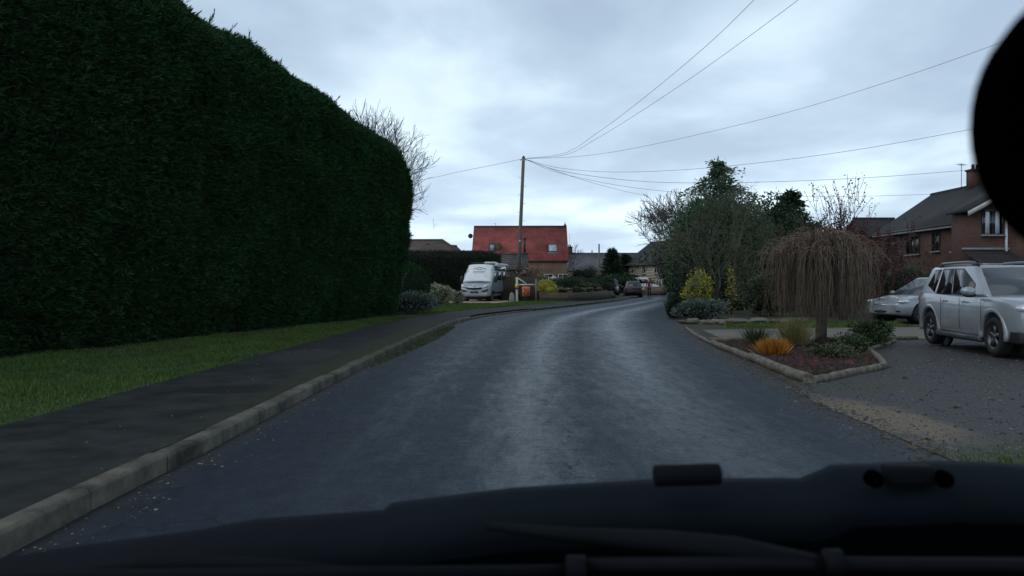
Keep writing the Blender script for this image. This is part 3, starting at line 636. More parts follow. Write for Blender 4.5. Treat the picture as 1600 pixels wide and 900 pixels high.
def conifer(name, loc, H, Rr, label, m='leaf_dark', droop=.15, n=170, ls=.3, group=None, cat='tree', top=.4, shape=1.0, dens=14, ragged=.3, zs=.08):
    root = empty(name, loc, 0, label, cat, group)
    MB().tube([(0, 0, -.1), (0.02 * H, 0, H * .5), (0, 0, H * .97)], [.02 * H, .013 * H, .01], 8).build('trunk', 'bark', root, smooth=True)
    br = MB(); lf = MB(); pp = []; dd = []
    for i in range(n):
        t = (i + random.random()) / n; z = H * (zs + (.98 - zs) * t); rad = Rr * ((1 - t) ** shape + .03) * random.uniform(1 - ragged * 1.3, 1 + ragged * .7); a = i * 2.4 + random.uniform(-.5, .5)
        if name == 'cedar_tree' and i % 9 == 0 and t > .45: rad = rad * 1.5 + .5
        dx, dy = math.cos(a), math.sin(a); up = random.uniform(.1, .45); pts = []
        for k in range(5):
            u = k / 4; pts.append(Vector((dx * rad * u, dy * rad * u, z + rad * (up * u - (droop + up * .5) * u * u))))
        br.tube(pts, [.02, .016, .012, .008, .004], 3, cap=False)
        for u in np.linspace(.12, 1, max(3, int(dens * (rad / Rr + .3)))):
            k = min(int(u * 4), 3); q = pts[k].lerp(pts[k + 1], u * 4 - k); wd = (1 - u * .6) * .22 * Rr * (rad / Rr + .2)
            for j in range(5): pp.append((q.x + random.gauss(0, wd) * abs(dy) + random.gauss(0, .05), q.y + random.gauss(0, wd) * abs(dx) + random.gauss(0, .05), q.z + random.gauss(0, .05))); dd.append((dx + random.gauss(0, .6), dy + random.gauss(0, .6), random.gauss(.05 - droop * .6, .35)))
    for k in range(10): pp.append((random.gauss(0, .04), random.gauss(0, .04), H * (.9 + .01 * k))); dd.append((random.gauss(0, .3), random.gauss(0, .3), 1))
    lf.leaves(pp, dd, ls, ls * .34); br.build('limb', 'bark', root); lf.build('foliage', m, root)
    return root

# ---- left side planting
def sp(px, py_base, z=KH): g = G(px, py_base, z); return (g.x, g.y, z)
_, out, tips, f = bare_tree('bare_tree', (-6.9, 33.0, KH), 9.4, 'bare winter tree whose twigs rise behind the far end of the tall hedge', depth=4, r=.16, kids=5, m='twig', rmin=.007, spread=.75, n0=7, xmax=3.3)
bare_tree('bare_tree', (-8.2, 41.0, KH), 6.8, 'smaller bare tree behind the round dark bush left of the camper van', depth=4, r=.12, kids=4, m='twig', rmin=.010, spread=1.0)
clump('grey_leaved_shrub', sp(638, 490), (1.25, .9, .42), 5200, .10, 'leaf_grey', 'low spreading grey green shrub at the foot of the tall hedge end', core='hedge_core')
clump('round_dark_bush', (-4.95, 37.5, KH), (.92, .92, 1.22), 9000, .07, 'hedge_leaf', 'clipped round dark bush between tall hedge and variegated shrub', lobes=2, jit=.08, inner=.94)
clump('variegated_shrub', (-4.0, 42.0, KH), (.85, .7, .62), 5200, .10, 'leaf_varieg', 'cream and green variegated shrub left of the camper van', lobes=7)
clump('pale_shrub', (-3.15, 43.6, KH), (.5, .45, .42), 2200, .09, 'leaf_varieg', 'small pale shrub nearest to the front of the camper van', lobes=5)
def box_hedge(name, x0, x1, y0, y1, h, label, m='box_hedge', n=9000, ls=.12, rz=0, loc=None, rnd=.35, top2=None):
    root = empty(name, ((x0 + x1) / 2, (y0 + y1) / 2, KH), rz, label, 'hedge'); X, Y = (x1 - x0) / 2, (y1 - y0) / 2; top2 = top2 if top2 is not None else h
    def hh(x): return h + (top2 - h) * (x + X) / (2 * X) + .1 * noise.noise((x * .8, 1, 1))
    c = MB(); nx = 20; vs = []
    for i in range(nx + 1):
        x = -X + 2 * X * i / nx; e = min(1, min(i, nx - i) / 1.5 + .35); g = hh(x) - (1 - e) * rnd
        for (y, z) in ((-Y + .08, 0), (-Y + .05, g * .6), (-Y + .12, g - .3), (-Y + .5, g - .08), (Y - .5, g - .08), (Y - .1, g - .3), (Y - .1, 0)): vs.append((x, y, z))
    fs = [(i * 7 + j, i * 7 + (j + 1) % 7, (i + 1) * 7 + (j + 1) % 7, (i + 1) * 7 + j) for i in range(nx) for j in range(7)] + [tuple(range(7))[::-1], tuple(range(nx * 7, nx * 7 + 7))]
    c.add(vs, fs).build('core', 'hedge_core', root)
    l = MB(); x = rng.uniform(-X, X, n); k = rng.uniform(0, 1, n); p = []; d = []
    for xi, ki in zip(x, k):
        e = max(0, 1 - (X - abs(xi)) / .6); g = hh(xi) - e * rnd * .9
        if ki < .55: p.append((xi, -Y + .04 * random.gauss(0, 1), g * random.random() * .95)); d.append((0, -1, .3))
        elif ki < .85: p.append((xi, random.uniform(-Y, Y), g - .06 + .05 * random.gauss(0, 1))); d.append((0, 0, 1))
        else: s_ = random.choice((-1, 1)); p.append((s_ * (X - .02), random.uniform(-Y, Y), random.random() * (g - .15))); d.append((s_, 0, .2))
    l.leaves(p, np.array(d) + rng.normal(size=(n, 3)) * .5, ls, ls * .5); l.build('foliage', m, root); return root
box_hedge('clipped_hedge', -9.0, -.9, 55.5, 57.3, 3.55, 'clipped dark hedge standing behind the camper van', n=22000, rz=0, top2=3.5)

# ------------------------------------------------------------------ buildings
def window(parent, c, w_, h_, rz=0, frame='white_plastic', pane='glass', mull=1, sill=True, fw=.06, curtain=None):
    """window unit standing 3 cm proud of the wall; local x across, -y outwards"""
    f = MB(); f.box((0, 0, h_ / 2 - fw / 2), (w_, .08, fw)).box((0, 0, -h_ / 2 + fw / 2), (w_, .08, fw))
    for s_ in (-1, 1): f.box((s_ * (w_ / 2 - fw / 2), 0, 0), (fw, .078, h_ - 2 * fw))
    for k in range(mull): f.box((-w_ / 2 + w_ * (k + 1) / (mull + 1), 0, 0), (fw * .8, .072, h_ - 2 * fw))
    o = f.build('window', frame, parent); o.location = c; o.rotation_euler = (0, 0, rz)
    MB().box((0, .022, 0), (w_ - fw * 1.5, .02, h_ - fw * 1.5)).build('pane', pane, o)
    if curtain:
        q = MB()
        for s_ in (-1, 1): q.box((s_ * w_ * .24, .006, 0), (w_ * .2, .01, h_ - 2.2 * fw))
        q.build('curtain', 'curtain', o)
    if sill: MB().box((0, -.06, -h_ / 2 - .04), (w_ + .16, .16, .07)).build('sill', 'stone_cap', o)
    return o
def gable_house(name, label, loc, rz, Lx, Ly, eave, ridge, wall, roof, over=.25, cat='house', th=.16, group=None, fascia='gutter'):
    """ridge along local x; loc = centre of front wall foot, front faces local -y"""
    root = empty(name, loc, rz, label, cat, group); hx = Lx / 2
    w_ = MB(); sec = [(0, -.3), (0, eave), (Ly / 2, ridge), (Ly, eave), (Ly, -.3)]
    w_.prism([(-hx, y, z) for y, z in sec], (Lx, 0, 0)); w_.build('wall', wall, root)
    sl_ = (ridge - eave) / (Ly / 2); nz_ = .005
    r_ = MB()
    for s_ in (0, 1):
        y0 = -over if s_ == 0 else Ly + over; z0 = eave - over * sl_ + nz_; y1, z1 = Ly / 2, ridge + nz_
        prof = [(y0, z0), (y1, z1), (y1, z1 + th), (y0, z0 + th)]
        if s_: prof = prof[::-1]
        nx = 1; r_.prism([(-hx - over, y, z) for y, z in prof], (Lx + 2 * over, 0, 0))
    ro = r_.build('roof', roof, root)
    MB().tube([(-hx - over, Ly / 2, ridge + th), (hx + over, Ly / 2, ridge + th)], .11, 8).build('ridge_tiles', roof if roof != 'red_tiles' else 'brick_red', ro)
    g = MB().tube([(-hx - over, -over - .05, eave - over * sl_ + .05), (hx + over, -over - .05, eave - over * sl_ + .05)], .07, 8); g.build('gutter', fascia, root)
    root['sl'] = sl_
    return root, ro, sl_
def chimney(parent, c, s=.6, h=1.2, m='brick_red', pots=2):
    q = MB().box((0, 0, h / 2), (s, s * .8, h)).box((0, 0, h + .05), (s + .12, s * .8 + .12, .12)).build('chimney', m, parent); q.location = c
    for k in range(pots): MB().tube([((k - (pots - 1) / 2) * .28, 0, h + .1), ((k - (pots - 1) / 2) * .28, 0, h + .45)], [.11, .09], 8).build('chimney_pot', 'brick_red', q)
    return q
def aerial(parent, c, h=1.3, w_=.9, yaw=0):
    a = MB().tube([(0, 0, 0), (0, 0, h)], .02, 5).tube([(-w_ / 2, 0, h), (w_ / 2, 0, h)], .015, 4)
    for k in range(5): x = -w_ / 2 + w_ * k / 4; a.tube([(x, -.22, h), (x, .22, h)], .010, 3)
    o = a.build('aerial', 'wire', parent); o.location = c; o.rotation_euler = (0, 0, yaw); return o
# red-roofed house
H1, ro, sl_ = gable_house('red_roof_house', 'brick house with steep bright red tiled roof behind the telegraph pole', (.95, 90, KH), R(-1), 11.2, 9.0, 3.95, 8.15, 'brick_warm', 'red_tiles', over=.2)
def rooflight(parent, x, y, w_, h_, eave, sl, m='glass_sky'):
    a = math.atan(sl); f = MB().box((0, 0, .06), (w_, h_, .12)); o = f.build('rooflight', 'gutter', parent); o.location = (x, y, eave + y * sl + .16); o.rotation_euler = (a, 0, 0)
    MB().box((0, .0, .125), (w_ - .16, h_ - .16, .02)).build('pane', m, o)
    MB().box((0, -h_ / 2 - .12, .03), (w_ + .2, .2, .04)).build('flashing', 'lead', o); return o
rooflight(ro, 3.95, 1.35, 1.1, 1.35, 3.95, sl_); 
# dormer with small white window and stone cheek on the left
dm = MB().box((0, .3, .1), (1.0, 1.4, 1.35)).build('dormer', 'tan_stone', ro); dm.location = (-2.95, 1.45, 3.95 + 1.45 * sl_ + .05)
window(dm, (-.42, -.45, .15), .75, .95, frame='gutter', pane='glass_sky', mull=0, sill=False)
MB().tube([(0, 0, 0), (0, 0, 1.7)], .12, 8).tube([(0, 0, 1.7), (0, 0, 1.85)], .17, 8).build('flue_pipe', 'black_trim', ro).location = (.55, .9, 3.95 + .9 * sl_)
MB().ell((0, 0, 0), (.3, .08, .3), 12, 8).tube([(0, 0, 0), (.35, .05, 0)], .03, 5).build('satellite_dish', 'black_trim', H1).location = (-6.2, 4.0, 7.1)
aerial(ro, (-3.1, 4.5, 8.2), .5, .3)
MB().box((0, 0, .2), (.3, .3, .4)).tube([(0, 0, .4), (0, 0, .62)], .06, 6).build('ridge_finial', 'brick_red', ro).location = (5.6, 4.5, 8.15)
for x in (-3.5, 3.4, 5.1): window(H1, (x, -.04, 1.7), 1.1, 1.2, mull=1)
window(H1, (1.9, -.04, 1.6), 1.1, 1.2, mull=1)
# stone outbuilding with slate roof
H2, ro2, s2 = gable_house('stone_outbuilding', 'low stone outbuilding with grey stone slate roof in front of the red roofed house', (.05, 73, KH), 0, 2.9, 3.4, 2.55, 3.95, 'tan_stone', 'stone_slates', over=.12, cat='outbuilding')
window(H2, (.75, -.04, 1.6), .5, .6, frame='white_paint', mull=0)
# bungalow at far left
def hip_house(name, label, loc, rz, Lx, Ly, eave, ridge, wall, roof, over=.4, hip=3.2):
    root = empty(name, loc, rz, label, 'house'); hx = Lx / 2; MB().box((0, Ly / 2, eave / 2 - .15), (Lx, Ly, eave + .3 - .02)).build('wall', wall, root)
    X, y0, y1 = hx + over, -over, Ly + over; z = eave; m = Ly / 2
    r_ = MB().add([(-X, y0, z), (X, y0, z), (X, y1, z), (-X, y1, z), (-X + hip, m, ridge), (X - hip, m, ridge), (-X, y0, z - .15), (X, y0, z - .15), (X, y1, z - .15), (-X, y1, z - .15)],
        [(0, 1, 5, 4), (1, 2, 5), (2, 3, 4, 5), (3, 0, 4), (6, 7, 1, 0), (7, 8, 2, 1), (8, 9, 3, 2), (9, 6, 0, 3), (9, 8, 7, 6)]).build('roof', roof, root)
    MB().tube([(-X, y0, z + .03), (-X + hip, m, ridge + .02), (X - hip, m, ridge + .02), (X, y0, z + .03)], .12, 7).build('ridge_tiles', roof, r_); return root
hip_house('bungalow', 'brown tiled bungalow roof rising over the clipped hedge, left of the red roof', (-11.2, 76, KH), R(-2), 13, 8, 3.7, 5.75, 'brick_warm', 'brown_tiles')
H4, ro4, s4 = gable_house('garage', 'small gabled garage end between bungalow and red roofed house', (-5.6, 80, KH), R(60), 5, 4.4, 3.5, 5.15, 'brick_warm', 'brown_tiles', over=.25, cat='garage')
# grey slate house in the distance
H5, ro5, s5 = gable_house('slate_roof_house', 'distant brick house with grey slate roof and aerial beyond the garden', (15.8, 128, KH), R(2), 13, 8, 3.4, 6.3, 'brick_warm', 'grey_slates', over=.2)
chimney(ro5, (-5.6, 4, 6.0), .9, 1.5); aerial(ro5, (-5.6, 4, 7.8), 2.0, 1.0)
MB().prism([(0, 0, 0), (5.4, 0, 0), (2.7, 0, 2.9)], (0, 4, 0)).build('gable', 'brick_warm', H5).location = (-9.2, -4.2, 0)
window(H5, (4.0, -.05, 3.0), 2.4, 1.2, mull=2)
# cream stone house at the bend
H6, ro6, s6 = gable_house('cream_stone_house', 'cream stone two storey house with dark roof at the bend of the road', (17.2, 94, KH), R(-68), 12, 8, 3.7, 6.5, 'cream_stone', 'dark_tiles_x', over=.35)
for x, z, w_ in ((-4.3, 2.95, .9), (-1.4, 2.95, .9), (1.5, 2.95, 1.0), (4.4, 2.95, 1.0), (-1.6, 1.1, 1.1), (2.0, 1.1, 1.2)): window(H6, (x, -.045, z), w_, 1.05, mull=1)
for z in (2.95, .95): window(H6, (-6.045, 2.2, z), 1.0, 1.1, rz=R(-90), mull=1); window(H6, (-6.045, 5.7, z), 1.0, 1.1, rz=R(-90), mull=1)
MB().box((0, 0, 1.0), (.95, .08, 2.0)).build('door', 'black_trim', H6).location = (-3.6, -.05, 0)
MB().box((0, -.3, 2.2), (1.5, .7, .10)).build('porch_hood', 'dark_tiles_x', H6).location = (-3.6, 0, 0)
chimney(ro6, (1.0, 4, 6.9), .8, 1.1, 'brick_red')
# a further dark roof behind it
gable_house('far_house', 'low far house with brown roof between the conifers and the cream house', (17.5, 140, KH), 0, 14, 8, 3.8, 6.3, 'cream_stone', 'brown_tiles')

# brick terrace on the right: long wall looks at the road (-x)
def terrace():
    root = empty('brick_house', (27.3, 56, 0), 0, 'red brick house with long dark tiled roof behind the parked cars', 'house')
    # local: y runs from -12 (near) to 0 (far), x into the house
    e, rg, dp = 5.05, 7.75, 8.0
    MB().prism([(0, 0, -.2), (dp, 0, -.2), (dp, 0, e), (dp / 2, 0, rg), (0, 0, e)], (0, -12.4, 0)).build('wall', 'brick_red', root)
    sl = (rg - e) / (dp / 2); r_ = MB(); ov = .35
    for s_ in (0, 1):
        x0 = -ov if s_ == 0 else dp + ov; z0 = e - ov * sl + .005; pr = [(x0, z0), (dp / 2, rg + .005), (dp / 2, rg + .19), (x0, z0 + .18)]
        if s_ == 0: pr = pr[::-1]
        r_.prism([(x, .4, z) for x, z in pr], (0, -13.0, 0))
    ro = r_.build('roof', 'dark_tiles', root)
    MB().tube([(dp / 2, .4, rg + .17), (dp / 2, -12.6, rg + .17)], .12, 8).build('ridge_tiles', 'dark_tiles', ro)
    MB().box((-ov - .03, -6.1, e - ov * sl + .02), (.05, 12.9, .2)).build('fascia', 'fascia', root)
    MB().tube([(-ov - .1, .3, e - ov * sl + .1), (-ov - .1, -12.5, e - ov * sl + .1)], .06, 6).build('gutter', 'gutter', root)
    for y, z, w_ in ((-1.6, 3.9, 1.5), (-4.6, 3.9, 1.7), (-7.4, 4.0, .9), (-10.0, 3.9, 1.6), (-1.8, 1.4, 1.8), (-5.4, 1.4, 1.8)): window(root, (-.045, y, z), w_, 1.25, rz=R(-90), frame='fence_wood', mull=1 if w_ < 1.6 else 2)
    MB().tube([(-.1, -3.1, 0), (-.1, -3.1, e - .2)], .05, 6).build('drainpipe', 'gutter', root)
    ch = chimney(ro, (dp / 2, -4.9, rg - .2), .8, 1.35, 'brick_red')
    aerial(ro, (dp / 2 - .5, -4.2, rg + .1), 1.6, .9, R(40))
    return root
terrace()
def wing():
    root = empty('brick_house_wing', (25.3, 41.6, 0), 0, 'brick cross wing with curtained window and white drainpipe, nearest part of the terrace', 'house')
    e, rg = 5.4, 7.5       # gable ridge along y, face looks at -y
    MB().prism([(0, 0, -.2), (7.6, 0, -.2), (7.6, 0, e), (3.8, 0, rg), (0, 0, e)], (0, 1.9, 0)).build('wall', 'brick_red', root)
    sl = (rg - e) / 3.8; r_ = MB()
    for s_ in (0, 1):
        x0 = -.35 if s_ == 0 else 7.95; z0 = e - .35 * sl + .005; pr = [(x0, z0), (3.8, rg + .005), (3.8, rg + .17), (x0, z0 + .16)]
        if s_ == 0: pr = pr[::-1]
        r_.prism([(x, -.35, z) for x, z in pr], (0, 2.2, 0))
    ro = r_.build('roof', 'dark_tiles', root)
    MB().prism([(-.42, -.40, e - .42), (-.42, -.40, e - .16), (3.8, -.40, rg + .02), (3.8, -.40, rg - .24)][::1], (0, .04, 0)).build('bargeboard', 'fascia', ro)
    window(root, (1.12, -.045, 4.65), 1.15, 1.35, frame='dark_paint', mull=1, curtain=True)
    window(root, (4.2, -.045, 4.35), 1.6, 1.35, frame='dark_paint', mull=1, curtain=True)
    MB().tube([(1.85, -.1, 0), (1.85, -.1, e + .1)], .07, 8).build('drainpipe', 'fascia', root)
    MB().prism([(-.5, -.01, 3.15), (2.0, -.01, 3.15), (2.0, -1.5, 2.45), (-.5, -1.5, 2.45)], (0, 0, -.14)).build('lean_to_roof', 'dark_tiles_x', root)
    MB().box((.75, -.06, 3.2), (2.55, .12, .14)).build('flashing', 'lead', root)
    MB().box((.75, -.85, 1.1), (2.3, 1.2, 2.3)).build('porch', 'brick_red', root)
    MB().box((-.6, -1.56, 2.30), (3.6, .08, .16)).build('porch_beam', 'stone_cap', root)
    return root
wing()
H8, ro8, s8 = gable_house('tiled_roof_house', 'small dark tiled roof of the next house, left of the brick terrace', (32.9, 66, 0), 0, 3.4, 5.5, 5.45, 7.05, 'brick_red', 'dark_tiles_x', over=.2)
MB().box((0, 0, 0), (.1, .1, .1)).build('vent', 'lead', ro8).location = (0, 1.5, 6.2)

# ------------------------------------------------------------------ right side planting
conifer('cedar_tree', (11.35, 41.5, 0), 8.15, 3.9, 'tall blue green cedar with ragged drooping top, tallest tree on the right', m='leaf_cedar', droop=.38, n=200, ls=.22, shape=.95, dens=20, ragged=.62, zs=.32)
conifer('dark_conifer', (16.6, 45, 0), 6.9, 1.9, 'dark narrow conifer with uneven crown between cedar and red twigged shrub', m='leaf_dark', droop=.1, n=230, ls=.22, shape=.5, dens=20, ragged=.3)
def apple_tree():
    base = G(1128, 490.5, .01); root = empty('old_fruit_tree', tuple(base), 0, 'old spreading tree with V shaped trunk and dense greenish twigs beside the yellow shrub', 'tree')
    D = base.y; out = []; tips = []
    def W(px, py, dy=0): q = P(px, py, D + dy); return q - base
    tr = [([W(1128, 490), W(1122, 470, -.1), W(1108, 445, -.2), W(1085, 418, -.3)], [.13, .11, .09, .06]), ([W(1130, 490), W(1143, 472, .1), W(1165, 455, .1), W(1190, 438, .2), W(1212, 420, .3)], [.14, .11, .09, .07, .05]),
          ([W(1108, 445, -.2), W(1112, 420, .1), W(1108, 390, .3), W(1118, 350, .3)], [.08, .06, .05, .03]), ([W(1143, 472, .1), W(1148, 440, .6), W(1150, 400, .9), W(1160, 360, .9)], [.08, .06, .05, .03])]
    t = MB()
    for p_, r_ in tr: t.tube(p_, r_, 8)
    t.build('trunk', 'bark', root, smooth=True)
    P_ = dict(kids=[4, 4, 3, 3], ang=(.35, .95), seg=.3, wob=.2, up=.03, lr=(.5, .8))
    for p_, r_ in tr:
        for i in range(1, len(p_)):
            for k in range(4):
                d = (p_[i] - p_[i - 1]).normalized() + Vector((random.gauss(0, .55), random.gauss(0, .7), random.uniform(.1, 1.1)))
                branches(p_[i] + Vector((0, 0, .0)), d, random.uniform(.8, 1.35) * (.8 if p_[i].z > 2.5 else 1.1), r_[i] * .5, 3, P_, out, tips)
    print('apple branches', len(out))
    limb_mesh(out, .0055).build('crown', 'twig_green', root)
    pos = np.array([list(p + Vector((random.gauss(0, .06), random.gauss(0, .06), random.gauss(0, .06)))) for p, _ in tips for _k in range(2)]); mb = MB(); mb.leaves(pos, rdirs(len(pos), .2), .06, .03); mb.build('buds', 'leaf_olive', root)
apple_tree()
clump('dense_evergreen', (10.5, 37.6, 0), (3.2, 1.6, 2.95), 46000, .13, 'leaf_cedar', 'broad rounded grey green evergreen filling the space behind the V shaped trunk', 'tree', lobes=13, jit=.45, inner=.74)
clump('dark_evergreen', (13.4, 38.5, 0), (3.0, 1.8, 2.5), 30000, .16, 'leaf_dark', 'big dark evergreen mass behind the old spreading tree', lobes=11, jit=.5)
clump('dark_evergreen', (13.9, 39.8, 0), (1.9, 1.6, 3.0), 26000, .17, 'leaf_dark', 'dull olive evergreen between cedar and weeping tree', lobes=10, jit=.5)
clump('ivy_covered_tree', (13.6, 60, 0), (1.9, 1.7, 2.2), 14000, .2, 'leaf_dark', 'ivy dark tree mass in front of the cream stone house gable', 'tree', lobes=9, jit=.5)
clump('ivy_covered_tree', (12.6, 48.5, 0), (2.0, 1.7, 2.6), 14000, .2, 'leaf_dark', 'dark ivy clad mass left of the cedar above the yellow shrub', 'tree', lobes=9, jit=.5)
bare_tree('bare_tree', (14.2, 68, 0), 10.0, 'tall bare tree against the sky left of the cedar', depth=5, r=.17, kids=3, m='twig_far', rmin=.017, spread=.95, n0=6)
bare_tree('bare_tree', (12.2, 52, 0), 8.3, 'bare twiggy tree touching the left flank of the cedar', depth=4, r=.13, kids=4, m='twig', rmin=.012, spread=.8)
bare_tree('bare_tree', (17.5, 86, KH), 6.0, 'small bare tree in front of the cream stone house', depth=4, r=.1, kids=4, m='twig_far', rmin=.014, spread=.9)
clump('yellow_shrub', (7.75, 31.2, 0), (.66, .55, .92), 3600, .10, 'leaf_yellow', 'bright yellow leaved shrub left of the V shaped trunk', core='leaf_olive', lobes=11, jit=.7, up=.6, inner=.6)
clump('yellow_shrub', (9.3, 32.0, 0), (.25, .25, 1.1), 260, .10, 'leaf_yellow', 'yellow shoots high in the middle of the old spreading tree', lobes=6, jit=.8, inner=.5, fill=False)
clump('silver_shrub', (6.95, 27.6, .01), (.95, .8, .40), 6500, .085, 'leaf_grey', 'low silver grey shrub overhanging the road edge on the right', lobes=9, jit=.5)
clump('leafy_shrub', (6.15, 28.6, .01), (.38, .4, .48), 1600, .10, 'leaf_dark', 'small dark leafy shrub leaning over the road edge beside the silver shrub', lobes=5, jit=.5)
clump('leafy_shrub', (10.3, 30.0, .01), (1.35, .9, .95), 8000, .10, 'leaf_olive', 'yellowish green shrub under the right fork of the old spreading tree', lobes=9, jit=.5)
clump('leafy_shrub', (12.9, 30.5, .01), (1.6, 1.0, 1.0), 8000, .12, 'leaf_dark', 'dark shrub directly behind the weeping tree', lobes=9, jit=.5)
clump('leafy_shrub', (14.8, 28.5, .01), (1.3, .9, 1.0), 5000, .09, 'leaf_olive', 'yellowish green leafy shrub above the bonnet of the silver hatchback', lobes=9, jit=.6, inner=.6)
def shoots(name, loc, H, n, label, m='twig_red', leafm='leaf_red', rmin=.008, spread=.5, leaves_=True, lean=0):
    root = empty(name, loc, 0, label, 'shrub'); out = []; tips = []
    for i in range(n):
        a = random.uniform(0, 6.28); s_ = random.uniform(0, spread)
        branches(Vector((math.cos(a) * .1, math.sin(a) * .1, 0)), Vector((math.cos(a) * s_ + lean, math.sin(a) * s_, 1)), H * random.uniform(.5, .8), .025, 2, dict(kids=[5, 4], ang=(.2, .6), seg=.3, wob=.09, up=.04, lr=(.4, .62), start=.4), out, tips)
    limb_mesh(out, rmin).build('branches', m, root); pos = []
    for pts, rr, d in out:
        for p in pts[1:]:
            for _ in range(2): pos.append(list(p + Vector((random.gauss(0, .05), random.gauss(0, .05), random.gauss(0, .05)))))
    if leaves_: MB().leaves(np.array(pos), rdirs(len(pos), .1), .085, .045).build('foliage', leafm, root)
    return root
shoots('red_twigged_shrub', (11.6, 26.5, 0), 3.7, 17, 'dark red shrub with upright leafy shoots rising above the weeping tree', spread=.42)
shoots('red_twigged_shrub', (13.3, 27.5, 0), 2.7, 14, 'reddish brown twiggy shrub between weeping tree and brick house', spread=.5)
shoots('red_twigged_shrub', (16.6, 33.0, 0), 2.5, 14, 'thin brown twiggy bush below the eaves of the brick house', m='twig', leafm='leaf_brown', spread=.55)
clump('bramble_bush', (17.6, 31.5, 0), (2.6, 1.3, .95), 8000, .10, 'leaf_brown', 'brown winter bramble hedge between silver hatchback and brick house', lobes=10, jit=.5, up=.1)
def weeping():
    base = Vector((6.5, 15.9, .02)); root = empty('weeping_tree', tuple(base), 0, 'small bare weeping tree with curtain of brown hanging twigs in the log edged bed', 'tree')
    MB().tube([(0, 0, -.05), (.02, 0, .5), (-.02, .02, 1.1), (0, 0, 1.75), (.03, 0, 2.05)], [.125, .105, .10, .095, .06], 10).build('trunk', 'bark', root, smooth=True); root.children[0].data.materials[0] = MT['weep_bark']
    arch = MB(); hang = MB(); starts = []
    for i in range(75):
        a = i * 2.399 + random.uniform(-.3, .3); rad = 1.06 * math.sqrt(random.uniform(.08, 1)); hz = 2.52 - .62 * (rad / 1.22) ** 2.2 + random.uniform(-.12, .05); pts = []
        for k in range(8):
            u = k / 7; r_ = rad * u ** .85; z = 1.75 + (hz - 1.75) * math.sin(min(1, u * 1.5) * math.pi / 2) - .48 * rad * max(0, u - .5) ** 1.5
            pts.append(Vector((math.cos(a + .15 * math.sin(u * 4 + i)) * r_ + random.gauss(0, .02), math.sin(a + .15 * math.sin(u * 4 + i)) * r_, z + random.gauss(0, .015))))
        arch.tube(pts, [.028, .022, .018, .015, .012, .010, .008, .006], 4, cap=False)
        for k in range(2, 8):
            for j in range(3 if k > 4 else (2 if k > 3 else 1)): starts.append((pts[k] + Vector((random.gauss(0, .05), random.gauss(0, .05), random.gauss(0, .03))), a))
    arch.build('branches', 'weep_twig', root)
    for p, a in starts:
        L_ = p.z - random.uniform(.42, .85) if random.random() < .75 else random.uniform(.4, 1.2); q = p.copy(); out_ = random.uniform(.02, .16); pts = [q.copy()]; a2 = a + random.gauss(0, .7)
        m = 7
        for k in range(1, m + 1):
            u = k / m; pts.append(p + Vector((math.cos(a2) * out_ * math.sin(u * 2.2) + random.gauss(0, .022), math.sin(a2) * out_ * math.sin(u * 2.2) + random.gauss(0, .022), -L_ * u + .07 * math.sin(u * 3.14))))
        hang.tube(pts, [.0062] * 3 + [.0045] * 3 + [.003] * 2, 3, cap=False)
    for q in range(200):         # tangled short twigs over the dome
        a = random.uniform(0, 6.28); rad = 1.15 * math.sqrt(random.random()); z = 2.42 - .62 * (rad / 1.22) ** 2.2 + random.uniform(-.2, .06); c0 = Vector((math.cos(a) * rad, math.sin(a) * rad, z)); a2 = a + random.gauss(0, .9); l = random.uniform(.15, .45)
        hang.tube([c0, c0 + Vector((math.cos(a2) * l * .5, math.sin(a2) * l * .5, random.uniform(-.02, .08))), c0 + Vector((math.cos(a2) * l * .85, math.sin(a2) * l * .85, -.08)), c0 + Vector((math.cos(a2) * l, math.sin(a2) * l, -.30 * random.random() - .1))], [.007, .0055, .0045, .003], 3, cap=False)
    hang.build('hanging_twigs', 'weep_twig', root)
weeping()

# ---- the log-edged bed
LZ = .02
bedp = [(5.05, 21.3), (4.35, 16.2), (3.9, 9.9), (5.75, 11.55), (6.15, 14.4), (6.9, 16.4), (8.0, 17.0), (5.6, 17.1)]
A_ = G(1072, 514); B_ = G(1114, 539); C_ = G(1264, 599); D_ = G(1384, 575); E_ = G(1357, 549); F_ = G(1398, 535); G_ = G(1168, 533)
bed = [(B_.x, B_.y), (C_.x, C_.y), (D_.x, D_.y), (E_.x, E_.y), (F_.x, F_.y), (7.9, 17.3), (G_.x, G_.y + .3)]
flat('planting_bed', bed, .012, 'soil', kind='structure')
specks('bark_mulch', gpoly(bed), 7500, .013, .026, 'mulch', 'dark brown bark and dead leaf mulch covering the log edged bed', .5)
specks('red_leaves', gpoly([(4.1, 10.6), (5.4, 11.7), (5.8, 13.5), (4.6, 14)]), 260, .017, .03, 'leaf_red', 'dark red fallen leaves on the bed behind the near log corner', .6)
def log(a, b, r, label, bend=.03):
    a, b = Vector((a[0], a[1], 0)), Vector((b[0], b[1], 0)); L_ = (b - a).length; root_z = r * .75; pts = []; n = 9; sd_ = (b - a).cross(Vector((0, 0, 1))).normalized()
    for k in range(n): u = k / (n - 1); pts.append(a.lerp(b, u) + sd_ * (bend * math.sin(u * 3.1) + random.gauss(0, .006)) + Vector((0, 0, root_z + random.gauss(0, .004))) - a)
    rr = [r * random.uniform(.9, 1.08) for _ in pts]; o = MB().tube(pts, rr, 12).build('edging_log', 'log', smooth=False, bevel=.006)
    o.data.polygons.foreach_set('use_smooth', [len(p.vertices) < 6 for p in o.data.polygons]); o.location = a
    tag(o, label, 'log', 'logs edging the planting bed'); return o
mid = B_.lerp(C_, .52)
log(A_, B_, .04, 'thin broken log at the far road end of the bed edging', .05)
log(B_, mid, .06, 'long round log along the road side of the bed, far half')
log(mid, C_, .075, 'thick round log along the road side of the bed, ending at the near corner')
